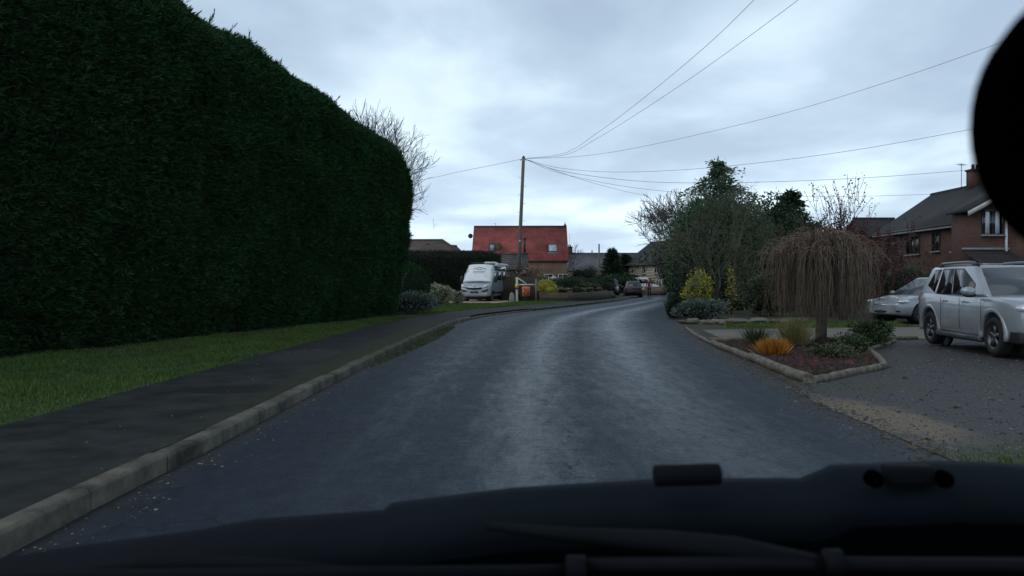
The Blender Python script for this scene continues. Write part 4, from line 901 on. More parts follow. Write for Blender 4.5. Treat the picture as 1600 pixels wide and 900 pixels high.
log((C_.x + .05, C_.y), C_.lerp(D_, .5), .055, 'log on the drive side starting at the near corner of the bed')
log(C_.lerp(D_, .52), D_, .055, 'log on the drive side ending at the right corner of the bed')
log(D_, E_, .05, 'short log running back from the right corner of the bed')
log(E_, F_, .045, 'thin log at the back right of the bed near the weeping tree')
log((7.0, 17.15), (9.4, 17.5), .05, 'straight pale edging between gravel and paved drive')
log((G_.x - .9, G_.y - .1), (G_.x + .2, G_.y), .05, 'short straight edging at the back left of the bed')
def tuft(name, loc, r, h, n, m, label, wd=.02, cat='plant', up=1.5, group=None, sp_=.5):
    mb = MB(); x = rng.normal(0, r * .45, n); y = rng.normal(0, r * .45, n); d = np.stack([x / r * sp_ * 2 + rng.normal(0, .25, n), y / r * sp_ * 2 + rng.normal(0, .25, n), np.full(n, up)], 1)
    mb.leaves(np.stack([x * .5, y * .5, np.zeros(n)], 1), d, h, wd, kind='quad'); o = mb.build(name, m); o.location = loc; return tag(o, label, cat, group)
tuft('orange_heather', (4.72, 13.6, .015), .34, .25, 1500, 'leaf_orange', 'bright orange feathery heather near the road side of the log edged bed', .012, sp_=.42)
tuft('ornamental_grass', (5.75, 15.4, .03), .38, .52, 700, 'straw_blade', 'tall yellow green grass clump left of the weeping tree trunk', .008)
tuft('ornamental_grass', (5.15, 15.9, .03), .3, .36, 420, 'leaf_olive', 'olive grass clump at the far side behind the orange heather', .009)
clump('leafy_plant', (7.3, 15.4, .03), (.45, .4, .26), 1500, .07, 'leaf_mid', 'green leafy plant right of the weeping tree trunk', 'plant', lobes=6, jit=.6, fill=False, inner=.4)
clump('leafy_plant', (7.95, 16.4, .03), (.35, .3, .25), 1200, .07, 'leaf_dark', 'dark green plant at the back right corner of the bed', 'plant', lobes=5, jit=.5, fill=False, inner=.4)
clump('leafy_plant', (5.5, 13.0, .03), (.4, .35, .13), 1000, .06, 'leaf_olive', 'low olive plant in the middle of the log edged bed', 'plant', lobes=6, jit=.5, fill=False, inner=.3)
clump('leafy_plant', (6.3, 14.0, .03), (.36, .3, .2), 1000, .06, 'leaf_mid', 'small bushy green plant in front of the weeping tree, right of the trunk', 'plant', lobes=6, jit=.5, fill=False, inner=.3)
def rockery(name, line, h, label, m='garden_stone', th=.35, z0=0, n=60, rs=.2):
    mb = MB(); line = [np.array(p, float) for p in line]; L_ = [0]
    for i in range(1, len(line)): L_.append(L_[-1] + np.linalg.norm(line[i] - line[i - 1]))
    xs = [p[0] for p in line]; ys = [p[1] for p in line]; o0 = Vector((xs[0], ys[0], z0))
    for i in range(n):
        s_ = random.uniform(0, L_[-1]); x, y = np.interp(s_, L_, xs), np.interp(s_, L_, ys); z = random.uniform(0, h)
        mb.ell(Vector((x + random.gauss(0, th * .3), y + random.gauss(0, th * .3) , z0 + z)) - o0, (rs * random.uniform(.8, 1.6), rs * random.uniform(.7, 1.2), rs * random.uniform(.35, .6)), 8, 5, jit=.5, nscale=3)
    o = mb.build(name, m); o.location = o0; return tag(o, label, 'stone edging')
rockery('stone_edging', [(5.55, 24.3), (7.2, 24.0), (9.4, 24.2)], .12, 'low broken stone edging in front of the silver shrub', 'paving', n=60, rs=.17)

# ---- far garden on the left of the bend
def wall_line(name, pts, h, th, m, label, cap='stone_cap', z0=KH):
    root = empty(name, (pts[0][0], pts[0][1], z0), 0, label, 'wall'); w_ = MB(); c_ = MB(); o0 = Vector((pts[0][0], pts[0][1], 0)); a = [np.array(p, float) for p in pts]
    i0, i1 = offset(a, -th / 2), offset(a, th / 2)
    def strip(mb, A, B, z0_, z1):
        vs = []
        for p, q in zip(A, B): vs += [(p[0] - o0.x, p[1] - o0.y, z0_), (q[0] - o0.x, q[1] - o0.y, z0_), (q[0] - o0.x, q[1] - o0.y, z1), (p[0] - o0.x, p[1] - o0.y, z1)]
        n = len(A); fs = [(4 * i + j, 4 * i + (j + 1) % 4, 4 * (i + 1) + (j + 1) % 4, 4 * (i + 1) + j)[::-1] for i in range(n - 1) for j in range(4)] + [(0, 1, 2, 3), (4 * n - 1, 4 * n - 2, 4 * n - 3, 4 * n - 4)]
        mb.add(vs, fs)
    strip(w_, i0, i1, -.1, h); w_.build('stonework', m, root)
    if cap: strip(c_, offset(a, -th / 2 - .03), offset(a, th / 2 + .03), h + .002, h + .06); c_.build('coping', cap, root)
    return root
wl = cr([(1.9, 51.5), (3.6, 50.8), (5.0, 52.5), (6.6, 56.5), (8.0, 61.5), (8.6, 65.5)], 24)
wall_line('garden_wall', wl, .55, .35, 'garden_stone', 'low curved garden stone wall along the inside of the bend', cap=None)
rockery('rockery', [(2.2, 53.2), (4.4, 53), (6.2, 57.5), (7.4, 62.0)], .75, 'rockery of rough stones on top of the low curved wall', 'garden_stone', n=70, z0=KH + .05, rs=.22, th=1.2)
clump('golden_bush', (2.35, 51.7, KH + .45), (.80, .55, .55), 6500, .08, 'leaf_gold', 'rounded golden yellow bush above the garden wall right of the orange notice', core='leaf_yellow', lobes=5, jit=.2, inner=.88)
gb = [((3.7, 55, .2), (.9, .6, .38), 'leaf_olive', 'low olive mound right of the golden bush'), ((4.6, 54.0, .2), (.6, .5, .33), 'leaf_mid', 'small green mound on the garden wall top at its middle'),
      ((6.0, 59, .2), (1.1, .8, .55), 'leaf_olive', 'broad olive brown shrub over the bend wall'), ((7.4, 62.5, .2), (1.0, .8, .6), 'box_hedge', 'brownish rounded shrub nearest the dark parked people carrier'),
      ((5.1, 56.0, .2), (.7, .6, .45), 'leaf_dark', 'dark low mound in front of the broad olive shrub'), ((8.1, 65.0, .1), (.9, .8, .62), 'box_hedge', 'dark rounded shrub at the end of the bend wall'),
      ((3.0, 60, 0), (1.3, 1.0, .85), 'leaf_dark', 'dark shrub below the wall of the red roofed house, behind golden bush'), ((4.8, 64, 0), (1.5, 1.2, .95), 'leaf_dark', 'dark bush right of the bird table'),
      ((1.6, 66, 0), (1.6, 1.2, 1.05), 'leaf_olive', 'greenish bush in front of the red roofed house wall near the pole'), ((6.8, 70, 0), (1.9, 1.3, 1.0), 'leaf_dark', 'wide dark bush below the slate roofed house'),
      ((9.0, 74, 0), (1.5, 1.3, 1.1), 'leaf_dark', 'dark bush left of the tall far conifer'), ((11.3, 106, 0), (1.3, 1.3, 2.0), 'leaf_mid', 'bright green tall bush under the far slate roof'),
      ((8.6, 96, 0), (2.0, 1.6, 1.7), 'leaf_dark', 'dark far bush beneath the slate roof chimney')]
for (l, r_, m, lab) in gb: clump('garden_shrub', (l[0], l[1], KH + l[2]), r_, 3600, .12, m, lab, lobes=7, jit=.4, group='shrubs in the garden at the bend')
conifer('far_conifer', (12.7, 96, KH), 5.6, 1.6, 'tall dark clipped conifer with small knob on top, left of the far conifers', droop=0, n=150, ls=.32, shape=.45, dens=14, group='far conifers', ragged=.15)
conifer('far_conifer', (15.0, 100, KH), 5.0, 2.0, 'broad dark conifer right of the knob topped conifer', droop=0, n=150, ls=.35, shape=.5, dens=14, group='far conifers', ragged=.2)
conifer('far_conifer', (17.4, 112, KH), 4.3, 2.4, 'low rounded dark conifer against the gable of the cream house', droop=0, n=150, ls=.35, shape=.4, dens=14, group='far conifers', ragged=.2)
clump('dark_hedge_bush', (13.2, 92, KH), (2.7, 1.5, 1.15), 7000, .22, 'leaf_dark', 'dark hedge bush below the far conifers behind the parked cars', lobes=8)
box_hedge('clipped_hedge', 17.5, 26, 82.5, 84, 1.0, 'low dark hedge along the far verge right of the cream house', m='box_hedge', n=4000)
wall_line('low_brick_wall', [(15.6, 88.6), (17.9, 86.0)], .75, .3, 'tan_stone', 'low tan stone wall in front of the cream stone house')
bare_tree('bare_tree', (8.5, 118, KH), 7.6, 'tiny distant bare tree behind the slate roofed house', depth=3, r=.1, kids=4, m='twig_far', rmin=.02, spread=.8)
def bird_table():
    root = empty('bird_table', (3.15, 57.0, KH), 0, 'small bird table with pale roof in the garden at the bend', 'bird table')
    MB().tube([(0, 0, 0), (0, 0, 1.25)], .05, 6).build('post', 'fence_grey', root); MB().box((0, 0, 1.28), (.55, .45, .05)).build('tray', 'fence_grey', root)
    r_ = MB().prism([(-.38, -.3, 1.55), (.38, -.3, 1.55), (0, -.3, 1.75)], (0, .6, 0)); r_.build('roof', 'fascia', root)
    p_ = MB()
    for a in (-1, 1):
        for b in (-1, 1): p_.box((a * .24, b * .19, 1.42), (.03, .03, .26))
    p_.build('roof_posts', 'fence_grey', root)
bird_table()
def fence_run():
    root = empty('timber_fence', (-.35, 52.6, KH), 0, 'dark timber fence between camper van and golden bush', 'fence')
    b = MB()
    for k in range(22): b.box((-.3 + k * .125, 0, .85), (.115, .025, 1.65))
    b.build('boards', 'fence_wood', root)
    for x in (-.36, 2.5): MB().box((x, -.05, .9), (.12, .12, 1.8)).build('post', 'fence_wood', root)
fence_run()
def gate():
    root = empty('white_bracket_sign', (.32, 49.3, KH), 0, 'white post with diagonal brace and rail carrying an orange square notice', 'sign post')
    MB().box((0, 0, .78), (.15, .15, 1.62)).build('post', 'white_paint', root, bevel=.01)
    MB().box((.62, 0, 1.10), (1.1, .06, .09)).build('rail', 'white_paint', root)
    MB().tube([(.07, 0, 1.52), (.62, 0, 1.16)], .04, 6).build('brace', 'white_paint', root)
    MB().box((1.26, 0, .72), (.13, .13, 1.5)).build('end_post', 'fence_grey', root)
    MB().box((0, -.1, 1.0), (.24, .05, .24)).build('yellow_plate', 'yellow_sign', root); MB().box((0, -.1, .84), (.22, .045, .06)).build('black_band', 'black_trim', root)
    n = MB().box((.60, -.05, .66), (.52, .03, .64)).build('notice', 'orange_sign', root)
    k = MB()
    for (x, z, w_, h_, ry) in ((-.10, .16, .10, .10, .5), (.06, .14, .22, .03, -.6), (-.08, -.02, .05, .24, .4), (.10, -.05, .05, .2, -.5), (.02, -.2, .22, .04, .2), (.14, .05, .06, .06, 0)): k.box((.60 + x, -.068, .66 + z), (w_, .008, h_), ry=ry)
    k.build('print', 'sign_ink', n)
    p2 = MB()
    for q in range(8): p2.box((.22 + q * .125, .06, .52), (.11, .02, .95))
    p2.build('boarding', 'fence_wood', root)
gate()
ms = MB().prism([(-.17, 0, 0), (.17, 0, 0), (.14, 0, .52), (.05, 0, .62), (-.06, 0, .62), (-.13, 0, .5)], (0, .22, 0)).build('milestone', 'stone_cap', bevel=.02); ms.location = (-.0, 48.0, KH - .02); ms.rotation_euler = (0, 0, .1)
tag(ms, 'squat grey stone marker between the camper van and the white post', 'stone')
def driftwood():
    root = empty('gnarled_trunk', (.9, 53.3, KH), 0, 'gnarled lopped tree leaning over the fence at the foot of the pole', 'tree stump')
    MB().tube([(-.2, 0, 0), (-.25, 0, 1.0), (-.35, 0, 1.75), (-.1, 0, 1.95), (.5, 0, 1.75), (1.2, 0, 1.5), (1.7, 0, 1.75)], [.2, .17, .22, .24, .2, .16, .06], 9).tube([(.5, 0, 1.75), (.3, 0, 2.15), (-.1, 0, 2.3)], [.14, .1, .04], 7).tube([(-.35, 0, 1.75), (-.7, 0, 2.0)], [.16, .07], 7).tube([(1.2, 0, 1.5), (1.05, 0, 1.95)], [.1, .04], 6).build('trunk', 'log', root, smooth=True)
    MB().leaves(rng.normal(size=(900, 3)) * (.55, .25, .2) + np.array((.1, 0, 1.9)), rdirs(900), .12, .05).build('foliage', 'leaf_brown', root)
driftwood()

# ------------------------------------------------------------------ poles and wires
def pole(name, base, top, r, label, steps=True, arms=True):
    b, t = Vector(base), Vector(top); root = empty(name, base, 0, label, 'telegraph pole', 'telegraph poles'); d = t - b
    MB().tube([Vector((0, 0, -.3)), d * .5, d], [r, r * .86, r * .72], 12).build('shaft', 'pole_wood', root, smooth=True)
    if steps:
        st_ = MB()
        for k in range(9):
            h = .38 + .06 * k; q = d * h; s_ = 1 if k % 2 else -1; st_.tube([q, q + Vector((s_ * .28, 0, 0)), q + Vector((s_ * .28, 0, .05))], .012, 4)
        st_.build('step_irons', 'wire', root)
        MB().box(tuple(d * .42 + Vector((0, -.14, 0))), (.10, .03, .14)).build('plate', 'white_plastic', root)
    if arms:
        MB().tube([d + Vector((0, 0, -.02)), d + Vector((0, 0, .10))], [.12, .05], 8).tube([d * .985 + Vector((-.22, 0, 0)), d * .985 + Vector((.22, 0, 0))], .03, 6).build('cap', 'wire', root)
        for k in range(4): q = d * (.975) + Vector((-.2 + .13 * k, -.08, 0)); MB().tube([q, q + Vector((0, 0, .12))], [.035, .025], 6).build('insulator', 'white_plastic', root)
    return t
PT = P(818, 246, 53.5)
pole('telegraph_pole', (.37, 53.5, 0), tuple(PT), .155, 'tall leaning wooden telegraph pole in front of the red roofed house')
pole('telegraph_pole', (14.3, 124, 0), tuple(P(936, 381, 124)), .17, 'taller of the two far poles in front of the slate roofed house', False, False)
pole('telegraph_pole', (14.6, 138, 0), tuple(P(925, 391, 138)), .15, 'shorter and thinner of the two far poles by the slate roofed house', False, False)
def wire(pix, D0, D1, label, r=.011, start=None):
    n = len(pix); pts = []
    x0 = pix[0][0]; x1 = pix[-1][0]
    for (px, py) in pix:
        u = (px - x0) / (x1 - x0); D = 1 / ((1 - u) / D0 + u / D1); pts.append(np.array(P(px, py, D)))
    pts = cr(pts, 28); o = MB().tube([Vector(p) for p in pts], [r * .8 * (.5 + .5 * min(1, p[1] / 53.0)) for p in pts], 5).build('overhead_wire', 'wire'); return tag(o, label, 'wire', 'overhead wires')
T0 = (818, 248)
wire([T0, (880, 240), (930, 210), (1000, 158), (1100, 75), (1178, 0), (1225, -50)], 53.5, 17, 'steepest wire running up to the top edge of the sky')
wire([T0, (880, 243), (930, 218), (1000, 175), (1100, 108), (1250, -2), (1310, -50)], 53.5, 16, 'second steep wire just right of the steepest one')
wire([T0, (900, 245), (1000, 230), (1200, 184), (1400, 124), (1560, 68), (1660, 30)], 53.5, 22, 'wire rising gently above the cedar to the mirror')
wire([T0, (870, 262), (960, 269), (1100, 263), (1300, 240), (1518, 202), (1700, 165)], 53.5, 28, 'wire passing just above the cedar tip', .013)
wire([T0, (880, 268), (1010, 284), (1170, 285), (1350, 278), (1512, 266)], 53.5, 47, 'nearly level wire ending at the brick house chimney', .015)
wire([T0, (880, 272), (1010, 296), (1170, 306), (1330, 307), (1475, 303)], 53.5, 56, 'lower level wire to the far end of the brick house', .013)
wire([T0, (900, 278), (960, 295), (1008, 306)], 53.5, 68, 'short wire dropping from the pole to the tall bare tree', .014)
wire([T0, (770, 258), (720, 268), (665, 280), (600, 288)], 53.5, 60, 'only wire leading left from the pole over the camper van', .014)

# ------------------------------------------------------------------ vehicles
def body_loft(stations, prof_fn, name, m, parent, sub=2, arches=(), ar=.4, W=1.0):
    mb = MB(); vs = []; k = None
    for st in stations:
        half = prof_fn(*st); ring = [(st[0], y, z) for y, z in half] + [(st[0], -y, z) for y, z in half[::-1] if y > 1e-6]; k = len(ring); vs += ring
    n = len(stations); fs = [(i * k + j, (i + 1) * k + j, (i + 1) * k + (j + 1) % k, i * k + (j + 1) % k) for i in range(n - 1) for j in range(k)]
    # end caps as strips between mirrored points
    for e, base in ((0, 0), (1, (n - 1) * k)):
        h = (k + 2) // 2
        for j in range(h - 1):
            a, b = base + j, base + j + 1; c, d = base + (k - j - 1 if j + 1 <= k - 1 else 0), base + (k - j) % k
            q = []
            for z in (a, b, c, d):
                if z not in q: q.append(z)
            if len(q) >= 3: fs.append(tuple(q) if e == 0 else tuple(q[::-1]))
    mb.add(vs, fs); o = mb.build(name, m, parent, smooth=True)
    bm = bmesh.new(); bm.from_mesh(o.data); bmesh.ops.remove_doubles(bm, verts=bm.verts, dist=1e-5); bmesh.ops.recalc_face_normals(bm, faces=bm.faces); bm.to_mesh(o.data); bm.free()
    s_ = o.modifiers.new('sub', 'SUBSURF'); s_.levels = sub; s_.render_levels = sub
    if arches:
        cut = MB()
        for x, z in arches: 
            for sd_ in (-1, 1): cut.lathe([(0.001, sd_ * W * .62), (ar, sd_ * W * .62), (ar, sd_ * (W + .3)), (0.001, sd_ * (W + .3))], 28, 'Y', (x, 0, z))
        c = cut.build('cut', m)
        bm = bmesh.new(); bm.from_mesh(c.data); bmesh.ops.remove_doubles(bm, verts=bm.verts, dist=1e-3); bmesh.ops.recalc_face_normals(bm, faces=bm.faces); bm.to_mesh(c.data); bm.free()
        c.parent = parent; b = o.modifiers.new('b', 'BOOLEAN'); b.operation = 'DIFFERENCE'; b.object = c; b.solver = 'EXACT'
        bpy.context.view_layer.update(); apply_mods(o); bpy.data.objects.remove(c)
    else: bpy.context.view_layer.update(); apply_mods(o)
    o.data.polygons.foreach_set('use_smooth', [True] * len(o.data.polygons))
    try: o.data.set_sharp_from_angle(angle=R(40))
    except Exception: pass
    return o
def wheel(parent, x, y, r, w_=.21, spokes=5, rim='alloy'):
    s_ = 1 if y > 0 else -1; o = MB().lathe([(r * .64, -w_ / 2), (r * .9, -w_ / 2), (r * .985, -w_ * .36), (r, -w_ * .2), (r, w_ * .2), (r * .985, w_ * .36), (r * .9, w_ / 2), (r * .64, w_ / 2)], 32, 'Y', closed=True).build('wheel', 'tyre', parent, smooth=True)
    o.location = (x, y - s_ * w_ / 2, r); q = MB(); yo = s_ * (w_ / 2 - .02)
    q.lathe([(r * .64, yo), (r * .66, yo + s_ * .012), (r * .60, yo + s_ * .012), (r * .56, yo - s_ * .06)], 32, 'Y')
    for k in range(spokes):
        a = k * 6.283 / spokes + .3; d = Vector((math.cos(a), 0, math.sin(a))); t = Vector((-math.sin(a), 0, math.cos(a))); p0, p1 = d * r * .08, d * r * .60
        q.prism([p0 + t * r * .11, p1 + t * r * .07, p1 - t * r * .07, p0 - t * r * .11][::1], (0, .0001, 0)) if False else None
        y0, y1 = yo - s_ * .05, yo
        V_ = [p0 + t * r * .12, p1 + t * r * .075, p1 - t * r * .075, p0 - t * r * .12]; q.prism([v + Vector((0, min(y0, y1), 0)) for v in V_], (0, .05, 0))
    q.lathe([(.001, yo + s_ * .004), (r * .15, yo), (r * .15, yo - s_ * .06)], 14, 'Y'); q.build('rim', rim, o)
    MB().lathe([(.001, yo - s_ * .07), (r * .6, yo - s_ * .07)], 20, 'Y').build('brake_disc', 'black_trim', o)
    return o
def cabin(parent, m, bot, top, zb, zt, wins, side_pane='glass', scr=None, rear=True, bev=.06, crown=.03):
    """greenhouse: bot/top = (x_rear, x_front, half_width)"""
    (br, bf, bw), (tr, tf, tw) = bot, top
    A = [Vector((bf, bw, zb)), Vector((br, bw, zb)), Vector((tr, tw, zt)), Vector((tf, tw, zt))]
    Bm = [Vector((v.x, -v.y, v.z)) for v in A]
    mb = MB(); mb.add(A + Bm, [(0, 1, 2, 3)[::-1], (4, 5, 6, 7), (0, 3, 7, 4)[::-1], (1, 2, 6, 5), (3, 2, 6, 7)[::-1], (0, 1, 5, 4)])
    o = mb.build('cabin', m, parent)
    bm = bmesh.new(); bm.from_mesh(o.data); bmesh.ops.recalc_face_normals(bm, faces=bm.faces); bm.to_mesh(o.data); bm.free()
    b = o.modifiers.new('b', 'BEVEL'); b.width = bev; b.segments = 4; b.limit_method = 'NONE'; o.data.polygons.foreach_set('use_smooth', [True] * 6)
    bpy.context.view_layer.update(); apply_mods(o); o.data.polygons.foreach_set('use_smooth', [True] * len(o.data.polygons))
    try: o.data.set_sharp_from_angle(angle=R(40))
    except Exception: pass
    def patch(name, quad, poly, m_, off=.004, parent_=o, label=None, th=.0):
        q0, q1, q2, q3 = quad; nrm = (q1 - q0).cross(q3 - q0).normalized(); ctr = Vector(((bf + br) / 2, 0, (zb + zt) / 2))
        if nrm.dot((q0 + q2) / 2 - ctr) < 0: nrm = -nrm
        pts = []
        for s_, t in poly: a = q0.lerp(q1, s_); c = q3.lerp(q2, s_); pts.append(a.lerp(c, t) + nrm * off)
        mb = MB(); mb.prism([p - nrm * .02 for p in pts], nrm * .02); return mb.build(name, m_, parent_)
    for quad in (A, Bm):
        for poly in wins:
            cx_ = sum(p[0] for p in poly) / len(poly); cy_ = sum(p[1] for p in poly) / len(poly)
            seal = [(cx_ + (p[0] - cx_) * 1.09, cy_ + (p[1] - cy_) * 1.10) for p in poly]
            patch('window_seal', quad, seal, 'black_trim', .003); patch('window', quad, poly, side_pane, .007)
    patch('windscreen', (A[0], Bm[0], Bm[3], A[3]), [(.06, .0), (.94, .0), (.93, .90), (.5, .93), (.07, .90)], scr or 'screen_glass', .006)
    if rear: patch('rear_window', (A[1], Bm[1], Bm[2], A[2]), [(.1, .12), (.9, .12), (.88, .85), (.12, .85)], 'glass', .006)
    return o
def sec_car(x, zb, zt, w_, cr_=.02):
    h = zt - zb
    return [(0, zb), (w_ * .80, zb), (w_ * .955, zb + .06 * h), (w_ * .99, zb + .3 * h), (w_, zb + .55 * h), (w_ * .985, zb + .78 * h), (w_ * .955, zt - .06 * h), (w_ * .86, zt), (0, zt + cr_)]
def arc_flare(parent, x, s_, y, r, m, z, t=.045, dep=.05, a0=-10, a1=190):
    pts = [Vector((x + math.cos(R(a)) * r, y, z + math.sin(R(a)) * r)) for a in np.linspace(a0, a1, 22)]; return MB().tube(pts, t, 8).build('wheel_arch', m, parent, smooth=True)

def suv():
    fr = Vector((8.42, 13.2, 0)); rr = Vector((8.78, 15.85, 0)); d = (fr - rr).normalized(); left = Vector((-d.y, d.x, 0))
    ctr = (fr + rr) / 2 + left * .86      # near (right) wheels are on the side away from left
    root = empty('silver_suv', (ctr.x, ctr.y, .028), math.atan2(d.y, d.x), 'silver off-roader with roof rails parked on the dark gravel drive', 'car')
    st = [(-2.13, .52, .94, .74), (-2.08, .40, 1.06, .83), (-1.85, .30, 1.12, .885), (-1.35, .27, 1.11, .905), (-.6, .25, 1.08, .895), (.1, .25, 1.06, .89), (.75, .25, 1.055, .895), (1.15, .27, 1.07, .905), (1.6, .29, 1.05, .905), (1.95, .33, .99, .87), (2.1, .40, .90, .80), (2.16, .48, .82, .70)]
    b = body_loft(st, sec_car, 'body', 'suv_paint', root, 2, ((-1.335, .36), (1.335, .36)), .425, .86)
    wins = [[(.265, .10), (.425, .10), (.405, .88), (.33, .86)], [(.455, .10), (.655, .10), (.635, .88), (.435, .88)], [(.70, .13), (.86, .30), (.80, .86), (.68, .88)]]
    wins = [[(.17, .09), (.44, .09), (.43, .89), (.23, .87), (.10, .40)], [(.475, .09), (.70, .09), (.69, .89), (.465, .89)], [(.745, .14), (.90, .36), (.87, .86), (.735, .88)]]
    c = cabin(root, 'suv_paint', (-2.02, 1.02, .835), (-1.72, .20, .665), 1.03, 1.615, wins)
    for s_ in (-1, 1):
        for x in (-1.335, 1.335): wheel(root, x, s_ * .875, .345, .22, 5); arc_flare(root, x, s_, s_ * .855, .445, 'suv_paint', .37, .05)
        MB().lathe([(.42, -.05), (.42, .2)], 24, 'Y', (0, 0, 0)) 
        MB().prism([(-.92, s_ * .83, .20), (.92, s_ * .83, .20), (.90, s_ * .93, .24), (-.90, s_ * .93, .24)], (0, 0, .09)).build('sill', 'alloy', root, bevel=.015)
        rl = MB().tube([(-1.5, s_ * .60, 1.60), (-1.38, s_ * .60, 1.675), (-.9, s_ * .60, 1.685), (-.2, s_ * .60, 1.685), (.02, s_ * .60, 1.67), (.12, s_ * .60, 1.60)], [.03, .032, .03, .03, .034, .03], 8, ).build('roof_rail', 'alloy', root, smooth=True)
        MB().ell((.10, s_ * .60, 1.63), (.16, .035, .045), 10, 6).build('rail_foot', 'black_trim', rl); MB().ell((-1.45, s_ * .60, 1.63), (.12, .035, .045), 10, 6).build('rail_foot', 'black_trim', rl)
        mr = MB().ell((.74, s_ * 1.02, 1.13), (.09, .13, .085), 14, 10).build('door_mirror', 'suv_paint', root, smooth=True); MB().ell((.72, s_ * .98, 1.06), (.07, .12, .04), 10, 6).build('mirror_base', 'black_trim', mr, smooth=True)
        for x in (-.62, .28): MB().ell((x, s_ * .905, .935), (.10, .025, .022), 10, 6).build('door_handle', 'chrome', root, smooth=True)
        for x in (-.72, .12, .98): MB().tube([(x, s_ * .905, .42), (x + .0, s_ * .913, .7), (x - .02, s_ * .900, 1.0)], .0045, 4).build('door_seam', 'black_trim', root)
        hl = MB().ell((2.0, s_ * .68, .845), (.17, .15, .085), 16, 10).build('headlight', 'lamp_glass', root, smooth=True)
        MB().lathe([(.09, 2.14), (.085, 2.165), (.001, 2.165)], 16, 'X', (0, s_ * .60, .47)).build('fog_lamp', 'lamp_glass', root)
        MB().ell((-2.03, s_ * .74, .95), (.10, .09, .14), 12, 8).build('tail_light', 'red_lens', root, smooth=True)
    g = MB().box((2.10, 0, .80), (.12, .92, .16)).build('grille', 'black_trim', root, bevel=.02)
    for k in range(3): MB().box((2.165, 0, .755 + k * .045), (.015, .86, .014)).build('grille_bar', 'chrome', g)
    MB().prism([(1.86, -.86, .26), (2.06, -.80, .26), (2.19, -.55, .26), (2.19, .55, .26), (2.06, .80, .26), (1.86, .86, .26)], (0, 0, .22)).build('bumper_trim', 'black_trim', root, bevel=.03)
    MB().prism([(2.17, -.35, .28), (2.215, -.32, .28), (2.215, .32, .28), (2.17, .35, .28)], (0, 0, .12)).build('skid_plate', 'alloy', root)
    MB().box((0, 0, .30), (3.6, 1.15, .24)).build('chassis', 'black_trim', root)
    for s_ in (-1, 1):
        for x in (-1.335, 1.335): MB().lathe([(.001, s_ * .54), (.40, s_ * .54), (.40, s_ * .60)], 20, 'Y', (x, 0, .36)).build('wheel_well', 'black_trim', root)
    MB().tube([(-.95, .0, 1.60), (-1.15, 0, 1.78)], [.012, .005], 5).build('aerial', 'black_trim', root)
suv()
def hatch(name, loc, yaw, paint, label, Lr=-2.0, H=1.48, z=.012, plate=False, group=None):
    root = empty(name, loc, yaw, label, 'car', group)
    st = [(-2.0, .50, .86, .66), (-1.95, .36, 1.0, .78), (-1.6, .24, 1.0, .85), (-.8, .2, .94, .87), (.2, .2, .92, .87), (.9, .2, .93, .87), (1.4, .21, .86, .865), (1.75, .22, .77, .82), (2.02, .25, .68, .70), (2.14, .32, .60, .52)]
    body_loft(st, sec_car, 'body', paint, root, 2, ((-1.27, .33), (1.27, .33)), .37, .82)
    cabin(root, paint, (-1.85, 1.08, .79), (-1.35, .1, .57), .88, H, [[(.22, .1), (.49, .1), (.47, .86), (.28, .83), (.14, .38)], [(.53, .1), (.78, .1), (.76, .86), (.51, .86)]], bev=.08)
    for s_ in (-1, 1):
        for x in (-1.27, 1.27): wheel(root, x, s_ * .855, .315, .2, 7); MB().lathe([(.001, s_ * .5), (.35, s_ * .5), (.35, s_ * .58)], 20, 'Y', (x, 0, .33)).build('wheel_well', 'black_trim', root)
        MB().ell((1.80, s_ * .66, .70), (.24, .14, .07), 16, 10).build('headlight', 'lamp_glass', root, smooth=True)
        MB().ell((2.0, s_ * .56, .40), (.08, .14, .05), 12, 8).build('fog_lamp_surround', 'black_trim', root, smooth=True)
        mr = MB().ell((.72, s_ * .96, .97), (.08, .11, .07), 12, 8).build('door_mirror', paint, root, smooth=True)
        MB().ell((-.15, s_ * .875, .80), (.09, .02, .018), 8, 5).build('door_handle', 'chrome', root, smooth=True)
        MB().ell((-1.92, s_ * .68, .88), (.10, .10, .10), 12, 8).build('tail_light', 'red_lens', root, smooth=True)
    MB().ell((2.04, 0, .38), (.12, .42, .09), 16, 8).build('lower_grille', 'black_trim', root, smooth=True)
    MB().ell((2.03, 0, .60), (.10, .34, .045), 16, 8).build('grille', 'black_trim', root, smooth=True); MB().tube([(2.13, -.28, .60), (2.145, 0, .60), (2.13, .28, .60)], .012, 6).build('chrome_strip', 'chrome', root)
    MB().box((0, 0, .25), (3.2, 1.1, .2)).build('chassis', 'black_trim', root)
    MB().box((-2.03, 0, .62), (.02, .52, .11)).build('number_plate', 'dirty_snow_tile', root)
    return root
hy = math.atan2(-.30, -1); hatch('silver_hatchback', (13.98, 25.1, .02), hy, 'silver_paint', 'silver hatchback nosing out behind the off-roader, its headlight and front wheel showing')
hatch('dark_hatchback', (11.55, 72.2, .01), R(90) - .12, 'maroon_paint', 'dark hatchback seen from behind at the bend beside the person', H=1.52)
hatch('dark_people_carrier', (10.15, 77.5, KH), R(-100), 'dark_paint', 'dark people carrier partly hidden left of the dark hatchback', H=1.62)

